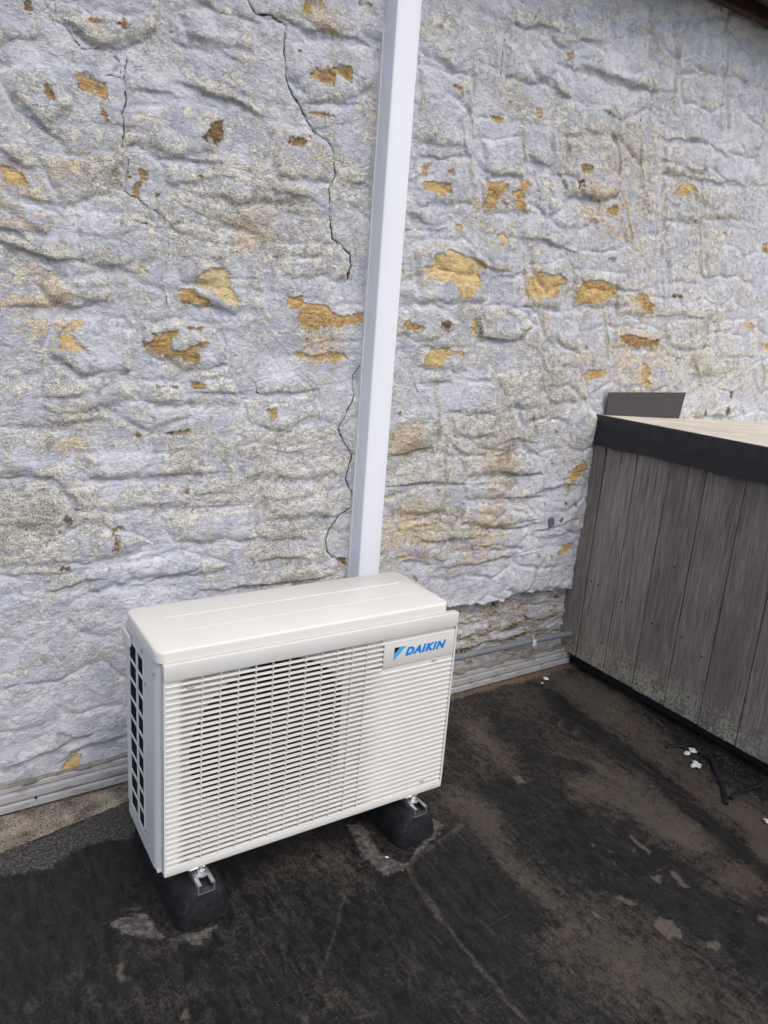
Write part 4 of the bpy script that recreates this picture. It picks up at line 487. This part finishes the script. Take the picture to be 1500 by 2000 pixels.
# ================================================================== TRUNKING
t = thing('cable_trunking', (0, 0, .1), 'tall white plastic trunking running up the painted wall above the heat pump', 'trunking')
bm = bmesh.new(); prism(bm, [(.2765, .03), (.2765, -.058), (.279, -.0635), (.284, -.066), (.350, -.066), (.3555, -.0635), (.358, -.058), (.358, .03)], 'z', -.05, 2.46); obj('cover', bm, MAT['pvc'], t, 30)
bm = bmesh.new(); prism(bm, [(.3585, .03), (.3585, -.012), (.3625, -.012), (.3625, .03)], 'z', -.05, 2.455); prism(bm, [(.272, .03), (.272, -.010), (.276, -.010), (.276, .03)], 'z', -.05, 2.455); obj('backplate', bm, MAT['pvcedge'], t)

# ================================================================== HEAT PUMP
AX, AY, TH, Z0, W_, H_, D_ = -.517, -.591, -.0167, .124, .774, .525, .267
hp = thing('outdoor_unit', (AX, AY, Z0), 'white heat pump outdoor unit with louvred front standing on rubber feet by the wall', 'heat pump', rz=TH)
UL, UR = -.012, .748
# lid
bm = bmesh.new(); layers = [(H_+.001, 0), (H_+.0225, 0), (H_+.0262, .0012), (H_+.028, .0045)]
rings = []
for z, ins in layers: rings.append([bm.verts.new((x, y, z)) for x, y in rrect(UL-.001+ins, UR+.001-ins, .010+ins, D_+.004-ins, .024-ins*.5, 8)])
for a, b in zip(rings, rings[1:]):
    for i in range(len(a)): j = (i+1) % len(a); bm.faces.new((a[i], a[j], b[j], b[i]))
bm.faces.new(rings[-1]); bm.faces.new(rings[0][::-1])
lid = obj('lid', bm, MAT['lid'], hp, 50)
bm = bmesh.new()
for v in (.105, .185): prism(bm, [(v-.004, H_+.0278), (v-.0015, H_+.0290), (v+.0015, H_+.0290), (v+.004, H_+.0278)], 'x', .05, .70)
obj('lid_rib', bm, MAT['lid'], lid, 60)
# casing: rounded front-left post, side frame, back, right side, base
bm = bmesh.new()
arc = [(UL+.028-.028*math.cos(a), .046-.028*math.sin(a)) for a in [math.pi/2*k/8 for k in range(9)]]
outer = [(UL, .112)]+arc+[(.03, .018)]; inner = [(.03, .021), (UL+.028, .021)]+[(UL+.003+.025-.025*math.cos(a), .046-.025*math.sin(a)) for a in [math.pi/2*k/8 for k in range(7, -1, -1)]]+[(UL+.003, .112)]
prism(bm, outer+inner, 'z', .004, H_)
box(bm, UL, UL+.003, .1121, .2669, .495, H_, 0); box(bm, UL, UL+.003, .1121, .2669, .002, .040, 0)
box(bm, UL+.003, UR, D_-.003, D_, .002, H_, 0)
box(bm, UR-.003, UR, .021, D_-.0031, .002, H_, 0)
box(bm, UL+.0031, UR-.0031, .022, D_-.0031, .002, .005, 0)
obj('casing', bm, MAT['case'], hp, 35)
# side grille
bm = bmesh.new()
for v0, v1 in ((.1125, .118), (.163, .176), (.236, .2665)): box(bm, UL-.0015, UL+.0015, v0, v1, .0405, .4945, .0007, 1)
for k in range(10):
    z = .0405+k*.0498
    for v0, v1 in ((.1185, .1625), (.1765, .2355)): box(bm, UL-.0012, UL+.0012, v0, v1, z, z+.0075, .0006, 1)
obj('side_grille', bm, MAT['case'], hp, 35)
bm = bmesh.new(); box(bm, UL+.0062, UL+.012, .10, .262, .03, .505)
for k in range(60): box(bm, UL+.0040, UL+.0060, .1065+k*.0026, .1068+k*.0026, .03, .505)
obj('fin_coil', bm, MAT['coil'], hp)
bm = bmesh.new(); prism(bm, [(UL-.009, .218), (UL-.002, .212), (UL-.002, .268), (UL-.009, .268)], 'z', .480, .506); obj('pipe_cover', bm, MAT['case'], hp)
for v, z in ((.030, .497), (.125, .508), (.098, .44), (.100, .062)):
    bm = bmesh.new(); cyl(bm, (UL-.0015, v, z), .0045, .004, 'x', 12, .0035); obj('screw', bm, MAT['screw'], hp, 40)
# front panel
TOPB, BOT = .486, .018; NS = 34; PITCH_ = (TOPB-BOT)/NS
RX = [.010, .0430]+[.084+.0415*k for k in range(12)]; OPEN0, OPEN1 = .043, .548
bm = bmesh.new()
# rim: top band, bottom band, left and right rims as one plate with rounded corners
box(bm, 0, W_, 0, .022, TOPB, H_, .0025, 2)
box(bm, 0, W_, 0, .022, 0, BOT, .0025, 2)
box(bm, 0, .004, .0006, .022, BOT+.0001, TOPB-.0001)
box(bm, W_-.006, W_, .0006, .022, BOT+.0001, TOPB-.0001)
fp = obj('front_panel', bm, MAT['front'], hp, 40)
# logo plate
bm = bmesh.new(); box(bm, OPEN1, W_-.0062, .0012, .008, .408, TOPB-.012, .0015, 2)
obj('logo_plate', bm, MAT['front'], fp, 40)
# louvres
bm = bmesh.new()
for k in range(NS):
    z = BOT+k*PITCH_
    x1 = W_-.0062
    if z+.012 > .408: x1 = OPEN1-.001
    if k == NS-1: x1 = W_-.0062
    prism(bm, [(.0005, z+.0010), (.0007, z+.0022), (.0073, z+.0046), (.0077, z+.0034), (.0022, z+.0009)], 'x', .0041, x1)
obj('louvres', bm, MAT['front'], fp, 30)
bm = bmesh.new()
for x in RX[2:]:
    if x < .51: box(bm, x-.0009, x+.0009, .0018, .0090, BOT+.0002, TOPB-.0002)
obj('grille_bars', bm, MAT['front'], fp)
# closed ground behind the louvres, left margin and right half, curving back towards the opening
bm = bmesh.new()
prism(bm, [(.0042, .0046), (.022, .0052), (.038, .0095), (.047, .020), (.054, .0315), (.057, .0315), (.050, .021), (.040, .0115), (.024, .0072), (.0042, .0066)], 'z', BOT+.0003, TOPB-.0003)
obj('panel_backing', bm, MAT['front'], fp, 30)
bm = bmesh.new()
prism(bm, [(.452, .0325), (.472, .0265), (.498, .0175), (.528, .0100), (.565, .0055), (.60, .0044), (W_-.0063, .0044), (W_-.0063, .0064), (.60, .0064), (.565, .0076), (.527, .0120), (.500, .0195), (.474, .0285), (.455, .0335)], 'z', BOT+.0003, .407)
prism(bm, [(.452, .0325), (.472, .0265), (.498, .0185), (.545, .0150), (.5475, .0085), (.545, .0065), (.5425, .0130), (.497, .0165), (.471, .0245), (.451, .0305)], 'z', .4072, TOPB-.0003)
obj('panel_backing', bm, MAT['front'], fp, 30)
bm = bmesh.new(); box(bm, .5476, W_-.0063, .0085, .0105, TOPB-.0115, TOPB-.0003)
obj('panel_backing', bm, MAT['front'], fp, 30)
for x, z in ((.702, .3985), (.700, .034), (.052, .462), (.056, .030)):
    bm = bmesh.new(); box(bm, x, x+.014, -.0002, .004, z, z+.0038); obj('clip_slot', bm, MAT['baffle'], fp)
# baffle with the round fan opening
CX, CZ, CR = .274, .266, .205
bm = bmesh.new(); N = 96; x0, x1, z0, z1 = .0, UR-.004, .0055, H_-.002; ri = []; ro_ = []; rb = []
for k in range(N):
    a = 2*math.pi*k/N; ca, sa = math.cos(a), math.sin(a)
    tt = min(((x1-CX) if ca > 0 else (CX-x0))/max(abs(ca), 1e-6), ((z1-CZ) if sa > 0 else (CZ-z0))/max(abs(sa), 1e-6))
    ro_.append(bm.verts.new((CX+ca*tt, .034, CZ+sa*tt))); ri.append([bm.verts.new((CX+ca*(CR+dr), .034+dv, CZ+sa*(CR+dr))) for dr, dv in ((.012, 0), (.004, .002), (0, .008), (0, .06))])
for k in range(N):
    j = (k+1) % N; bm.faces.new((ro_[k], ro_[j], ri[j][0], ri[k][0]))
    for q in range(3): bm.faces.new((ri[k][q], ri[j][q], ri[j][q+1], ri[k][q+1]))
obj('fan_shroud', bm, MAT['baffle'], hp, 40)
bm = bmesh.new(); box(bm, .0, UR-.01, .20, .205, .006, H_-.004); obj('rear_coil', bm, MAT['coil'], hp)
fan = bpy.data.objects.new('fan', None); COL.objects.link(fan); fan.parent = hp; fan.location = (CX, .07, CZ)
bm = bmesh.new(); cyl(bm, (0, 0, 0), .045, .05, 'y', 28, .045); cyl(bm, (0, -.030, 0), .018, .012, 'y', 20); obj('fan_hub', bm, MAT['hub'], fan, 40)
for b_ in range(3):
    bm = bmesh.new(); a0 = 2*math.pi*b_/3+.4; rows_ = []
    for i in range(9):
        r = .04+.155*i/8; wa = .55+.35*math.sin(i/8*2.2); rr = []
        for j in range(9):
            s_ = j/8-.5; a = a0+s_*2*wa*.9+.25*(i/8)**2; rr.append(bm.verts.new((r*math.cos(a), -.02+.045*(s_+.5)*(.6+.4*i/8)-.01*math.cos(s_*3), r*math.sin(a))))
        rows_.append(rr)
    for i in range(8):
        for j in range(8): bm.faces.new((rows_[i][j], rows_[i+1][j], rows_[i+1][j+1], rows_[i][j+1]))
    obj('fan_blade', bm, MAT['dark'], fan, 60)
# lettering and emblem
cu = bpy.data.curves.new('lettering', 'FONT'); cu.body = 'DAIKIN'; cu.size = .0335; cu.offset = .0019; cu.extrude = .0004; cu.shear = .28; cu.space_character = 1.18
tmp = bpy.data.objects.new('tmp', cu); COL.objects.link(tmp); bpy.context.view_layer.update()
tm = bpy.data.meshes.new_from_object(tmp.evaluated_get(bpy.context.evaluated_depsgraph_get())); bpy.data.objects.remove(tmp)
vs = np.array([v.co[:] for v in tm.vertices]); vs[:, 0] -= vs[:, 0].min(); vs[:, 1] -= vs[:, 1].min()
vs[:, 0] *= .127/vs[:, 0].max(); vs[:, 1] *= .0225/vs[:, 1].max()
for v, p in zip(tm.vertices, vs): v.co = (.6125+p[0], .0008-p[2], .4315+p[1])
tm.materials.append(MAT['blue']); lo = bpy.data.objects.new('lettering', tm); COL.objects.link(lo); lo.parent = fp
bm = bmesh.new(); prism(bm, [(.5785, .4595), (.5955, .4592), (.5780, .4425)], 'y', .0002, .0009); em = obj('emblem', bm, MAT['navy'], fp)
bm = bmesh.new(); prism(bm, [(.5975, .4595), (.6135, .4590), (.5775, .4245), (.5780, .4405)], 'y', .0002, .0009); obj('emblem_stripe', bm, MAT['cyan'], fp)
# mounting legs under the casing
for u in (.075, .675):
    bm = bmesh.new(); box(bm, u-.02, u+.02, .0, .275, -.004, .0015, .001, 1); obj('leg', bm, MAT['zinc'], hp, 40)

# ================================================================== RUBBER FEET
def foot(x, y, lab):
    f = thing('mounting_foot', (x, y, 0), lab, 'mounting foot', 'rubber feet under the unit')
    bm = bmesh.new(); sec = [(-.077, 0), (-.078, .012), (-.076, .034), (-.069, .056), (-.058, .075), (-.043, .089), (-.026, .0955), (-.022, .0965), (.022, .0965), (.026, .0955), (.043, .089), (.058, .075), (.069, .056), (.076, .034), (.078, .012), (.077, 0)]
    ys = [(0.0, .74, .84), (.003, .80, .93), (.010, .88, .975), (.022, .95, .995), (.050, 1, 1), (.34, 1, 1), (.365, .98, .99), (.382, .93, .93), (.394, .86, .80), (.40, .80, .60)]
    rg_ = [[bm.verts.new((a*.84*sx+.001*math.sin(b_*90), yy, b_*sz)) for a, b_ in sec] for yy, sx, sz in ys]
    for p, q in zip(rg_, rg_[1:]):
        for i in range(len(sec)): j = (i+1) % len(sec); bm.faces.new((p[i], p[j], q[j], q[i]))
    bm.faces.new(rg_[0]); bm.faces.new(rg_[-1][::-1])
    obj('rubber_block', bm, MAT['rubber'], f, 60)
    bm = bmesh.new(); o_ = .020; prism(bm, [(-o_, .084), (o_, .084), (o_, .108), (.011, .108), (.011, .1055), (o_-.0025, .1055), (o_-.0025, .0865), (-o_+.0025, .0865), (-o_+.0025, .1055), (-.011, .1055), (-.011, .108), (-o_, .108)], 'y', .001, .388); obj('channel', bm, MAT['zinc'], f, 35)
    for yb in (.040, .33):
        bm = bmesh.new(); cyl(bm, (0, yb, .1095), .017, .003, 'z', 24); obj('washer', bm, MAT['zinc'], f, 40)
        bm = bmesh.new(); cyl(bm, (0, yb, .1145), .0095, .007, 'z', 6); cyl(bm, (0, yb, .122), .005, .012, 'z', 14); obj('bolt', bm, MAT['zinc'], f, 35)
foot(-.433, -.634, 'black rubber foot with a galvanised bolt under the left end of the unit')
foot(.165, -.640, 'black rubber foot with a galvanised bolt under the right end of the unit')

# ================================================================== TIMBER CLAD BOX
BX, BT = 1.386, 1.070; BY = -1.75; BXR = 3.3
slope = .045/1.1
bx = thing('timber_clad_box', (0, 0, 0), 'weathered grey timber clad box with black edging and a sandy top against the wall', 'boxed upstand')
mw = M('weathered cladding'); at_ = mw.n('ShaderNodeAttribute', attribute_name='pc'); sep = mw.n('ShaderNodeSeparateColor'); mw.l(at_.outputs['Color'], sep.inputs[0]); pr, pg = sep.outputs[0], sep.outputs[1]
cb = mw.n('ShaderNodeCombineXYZ'); mw.l(mw.math('MULTIPLY', pr, 37.), cb.inputs[0]); mw.l(mw.math('MULTIPLY', pg, 11.), cb.inputs[2])
va = mw.n('ShaderNodeVectorMath', operation='ADD'); mw.l(mw.tc.outputs['Object'] if mw.tc else mw.coord(), va.inputs[0]); mw.l(cb.outputs[0], va.inputs[1])
vs_ = mw.n('ShaderNodeVectorMath', operation='MULTIPLY'); mw.l(va.outputs[0], vs_.inputs[0]); vs_.inputs[1].default_value = (1, 1, .055)
vm_ = mw.n('ShaderNodeVectorMath', operation='MULTIPLY'); mw.l(va.outputs[0], vm_.inputs[0]); vm_.inputs[1].default_value = (1, 1, .28)
g1 = mw.noise(130, 5, .65, .6, vec=vs_.outputs[0]); g2 = mw.noise(22, 4, .6, 2.2, vec=vm_.outputs[0]); g3 = mw.noise(6, 3, .5, .5, vec=vm_.outputs[0])
wv_ = mw.math('SINE', mw.math('MULTIPLY', g2, 95.)); wv_ = mw.math('MULTIPLY_ADD', wv_, .5, .5)
c = mw.ramp(g1, [(.30, (.095, .074, .062)), (.44, (.25, .208, .18)), (.56, (.39, .335, .295)), (.74, (.57, .505, .45))])
c = mw.mix(mw.math('MULTIPLY', wv_, .34), c, (.12, .104, .094))
c = mw.mix(mw.math('MULTIPLY', mw.step(g3, .50, .70), .55), c, (.16, .122, .108))
c = mw.mix(mw.math('MULTIPLY', pg, .55), c, (.125, .105, .100))
c = mw.mix(mw.math('MULTIPLY', mw.math('SUBTRACT', 1., pg), .25), c, (.33, .29, .255))
sx = mw.n('ShaderNodeSeparateXYZ'); mw.l(mw.tc.outputs['Object'] if mw.tc else mw.coord(), sx.inputs[0])
zz = sx.outputs[2]
mos = mw.math('MULTIPLY', mw.step(zz, .24, .05), mw.step(mw.math('ADD', mw.noise(120, 4, .7, off=(0, 3, 3)), mw.math('MULTIPLY', mw.noise(9, 3, .5, off=(1, 1, 1)), .35)), .685, .725))
c = mw.mix(mw.math('MULTIPLY', mos, .85), c, (.52, .50, .37))
mos2 = mw.math('MULTIPLY', mw.step(zz, .30, .0), mw.step(mw.noise(14, 5, .6, off=(3, 3, 3)), .50, .68)); c = mw.mix(mw.math('MULTIPLY', mos2, .55), c, (.085, .085, .045))
c = mw.mix(mw.math('MULTIPLY', mw.step(mw.noise(9, 4, .6, .3, off=(6, 1, 2), st=(1, 1, .25)), .62, .75), .5), c, (.055, .05, .042))
mw.out(c, .8, 0, .25); mw.bump(mw.math('ADD', g1, mw.math('MULTIPLY', wv_, .2)), .0016, .8)
bm = bmesh.new(); lay = bm.loops.layers.float_color.new('pc'); random.seed(5)
def plank(y0, y1, x, z0, z1):
    n0 = len(bm.faces); bm.faces.ensure_lookup_table(); vs = box(bm, x, x+.02, y0, y1, z0, z1, .0022, 1); bm.faces.ensure_lookup_table()
    cc = (random.random(), random.random(), 0, 1)
    for f in bm.faces[n0:] if True else []:
        for l in f.loops: l[lay] = cc
random.seed(12)
plank(-.062, .03, BX-.004, .055, .962)
y = -.066; k = 0
while y > BY:
    plank(y-.1438, y, BX+.002*(k % 2)*.6, .052-.002*k, .962); y -= .1468; k += 1
for f in bm.faces:
    if f.loops[0][lay][3] == 0:
        for l in f.loops: l[lay] = (.5, .5, 0, 1)
obj('cladding', bm, mw.m, bx, 30)
bm = bmesh.new(); box(bm, BX+.035, BXR, BY+.02, -.03, .001, .955); box(bm, BX+.0225, BX+.0345, BY+.02, -.03, .05, .955); obj('plinth', bm, MAT['black'], bx)
# nails
for yy, z in ((-.033, .40), (-.125, .395), (-.09, .40), (-.25, .37), (-.40, .34), (-.53, .34), (-.60, .13), (-.19, .17), (-.62, .30), (-.80, .22), (-.45, .58), (-.38, .08)):
    bm = bmesh.new(); cyl(bm, (BX-.002, yy, z), .0028, .004, 'x', 8); obj('nail', bm, MAT['black'], bx)
def ztop(x): return BT-(x-BX)*slope
bm = bmesh.new(); fx = BX-.018
def sl(bm, x0, x1, y0, y1, lo, hi, bev=0):
    vs = [bm.verts.new((x, y, ztop(x)+dz)) for x in (x0, x1) for y in (y0, y1) for dz in (lo, hi)]
    fs = [bm.faces.new([vs[i] for i in f]) for f in ((0, 1, 3, 2), (4, 6, 7, 5), (0, 4, 5, 1), (2, 3, 7, 6), (0, 2, 6, 4), (1, 5, 7, 3))]
    if bev: bmesh.ops.bevel(bm, geom=list({e for f in fs for e in f.edges}), offset=bev, segments=2, profile=.5, affect='EDGES')
N = 24
ring_o = []
for i in range(N+1):
    yy = .02+(BY-.02)*i/N; wob = .0025*math.sin(i*2.1)+.0018*math.sin(i*5.3)
    ring_o.append([bm.verts.new(p) for p in ((fx+.010+wob*.5, yy, .952+wob), (fx-.002+wob*.6, yy, .953+wob), (fx+wob*.3, yy, 1.01), (fx+.001, yy, ztop(fx)-.006), (fx+.004, yy, ztop(fx)-.001), (fx+.010, yy, ztop(fx)))])
for a, b in zip(ring_o, ring_o[1:]):
    for q in range(6): bm.faces.new((a[q], a[(q+1) % 6], b[(q+1) % 6], b[q]))
bm.faces.new(ring_o[0]); bm.faces.new(ring_o[-1][::-1])
obj('edging', bm, MAT['fascia'], bx, 50)
bm = bmesh.new(); sl(bm, fx+.0105, BXR, BY, .03, -.10, -.0008); obj('top', bm, MAT['boxtop'], bx)
# lead flashing upstand
bm = bmesh.new()
prism(bm, [(1.402, ztop(1.402)-.002), (1.87, ztop(1.87)-.002), (1.888, 1.161), (1.402, 1.158)], 'y', -.021, -.018)
prism(bm, [(-.0180, 0.0004), (-.034, 0.0004), (-.034, .0019), (-.0195, .0019)], 'x', 0, 0) if False else None
obj('flashing', bm, MAT['flash'], bx)

# ================================================================== EAVES
e = thing('roof_eaves', (0, 0, 2.55), 'dark timber eaves with a reddish batten and grey gutter over the top of the wall', 'eaves')
bm = bmesh.new(); box(bm, -8, 8, -.11, .25, .055, .075); box(bm, -8, 8, -.13, -.111, .03, .09); obj('soffit', bm, MAT['soffit'], e)
bm = bmesh.new(); box(bm, -8, 8, -.052, -.02, .008, .0545, .003, 1); obj('batten', bm, MAT['red'], e, 40)
bm = bmesh.new(); prism(bm, [(-.18+.05*math.cos(a), .07+.05*math.sin(a)) for a in [math.pi+math.pi*k/12 for k in range(13)]]+[(-.18+.047*math.cos(a), .07+.047*math.sin(a)) for a in [2*math.pi-math.pi*k/12 for k in range(13)]], 'x', -8, 8); obj('gutter', bm, MAT['gutter'], e, 40)
bm = bmesh.new(); prism(bm, [(-.105, .0755), (.25, .28), (.25, .33), (-.14, .12), (-.14, .0905), (-.105, .0905)], 'x', -8, 8); obj('roof_slope', bm, simple('roof tiles', (.12, .07, .05), .8, 0, .3, 8, .3), e)

# ================================================================== LITTER
def chip(x, y, r, lab, sx=1., rz=0, tall=.25):
    bm = bmesh.new(); bmesh.ops.create_icosphere(bm, subdivisions=2, radius=r)
    for v in bm.verts:
        v.co *= 1+.5*(math.sin(v.co.x*900+x*50)*math.sin(v.co.y*700+y*77)); v.co.x *= sx; v.co.z *= tall
    o = obj('paint_chip', bm, MAT['chip'], None, 35); o.location = (x, y, r*tall*.8+.001); o.rotation_euler = (0, 0, rz); return tag(o, lab, 'paint chip', 'white paint chips on the roof')
cl_ = ['small white chip lying nearest the black strap, left one of a touching pair', 'squarish white chip, right one of the touching pair by the black strap', 'largest oblong white chip below the touching pair beside the timber box', 'pointed white chip near the end of the wall trim', 'tiny white crumb next to the pointed chip near the wall trim', 'tiny white crumb on the torn pale patch by the right rubber foot', 'white chip at the right edge of the photo beyond the black straps']
for (x, y), r, sx_, rz, lab in zip(CHIPS, (.009, .011, .014, .010, .005, .004, .010), (1.3, 1.1, 1.5, 1.1, 1, 1, 1), (.2, .9, .3, 2., 0, 0, 0), cl_): chip(x, y, r, lab, sx_, rz, .45 if r > .009 else .3)
sl_ = ['longest black rubber strap offcut curving beside the timber box', 'ragged black strip running away from the box towards the viewer', 'short straight dark strap offcut at the right edge of the photo']
for P, r, lab in zip(CABLES, (.006, .008, .0075), sl_):
    pts = []
    for i in range(len(P)-1):
        for k in range(5): t_ = k/5; pts.append((P[i][0]*(1-t_)+P[i+1][0]*t_+random.uniform(-.002, .002), P[i][1]*(1-t_)+P[i+1][1]*t_+random.uniform(-.002, .002), .006+.004*math.sin(i*2+k*.7)))
    pts.append((P[-1][0], P[-1][1], .004)); bm = bmesh.new(); tube(bm, pts, r, 8, .5); tag(obj('strap_offcut', bm, MAT['strap'], None, 60), lab, 'strap offcut', 'black strap offcuts on the roof')
bm = bmesh.new(); rr = random.Random(4)
def peb(x, y, r, z=0):
    m_ = Matrix.Translation((x, y, z+r*.3)) @ Matrix.Rotation(rr.random()*6, 4, 'Z') @ Matrix.Diagonal((1, rr.uniform(.5, 1), .6, 1)); bmesh.ops.create_icosphere(bm, subdivisions=1, radius=r, matrix=m_)
for i in range(420):
    t_ = rr.random(); peb(1.38-abs(rr.gauss(0, .10))-.01, -.05-t_*1.1, rr.uniform(.0007, .0022))
for i in range(160): peb(rr.uniform(.7, 1.38), -.03-abs(rr.gauss(0, .06)), rr.uniform(.0007, .002))
for i in range(260): peb(rr.uniform(-.9, 1.3), rr.uniform(-1.35, -.1), rr.uniform(.0005, .0013))
tag(obj('grit', bm, simple('grit stone', (.30, .25, .18), .9, 0, .2, 300, .5)), 'scattered pale grit and crumbs on the black roof membrane', kind='stuff')
bm = bmesh.new(); rr = random.Random(9)
for i in range(900): peb(rr.uniform(-.86, -.38), -.04-abs(rr.gauss(0, .06)), rr.uniform(.0008, .0022), .004) if rr.random() < .99 else None
bm.free()
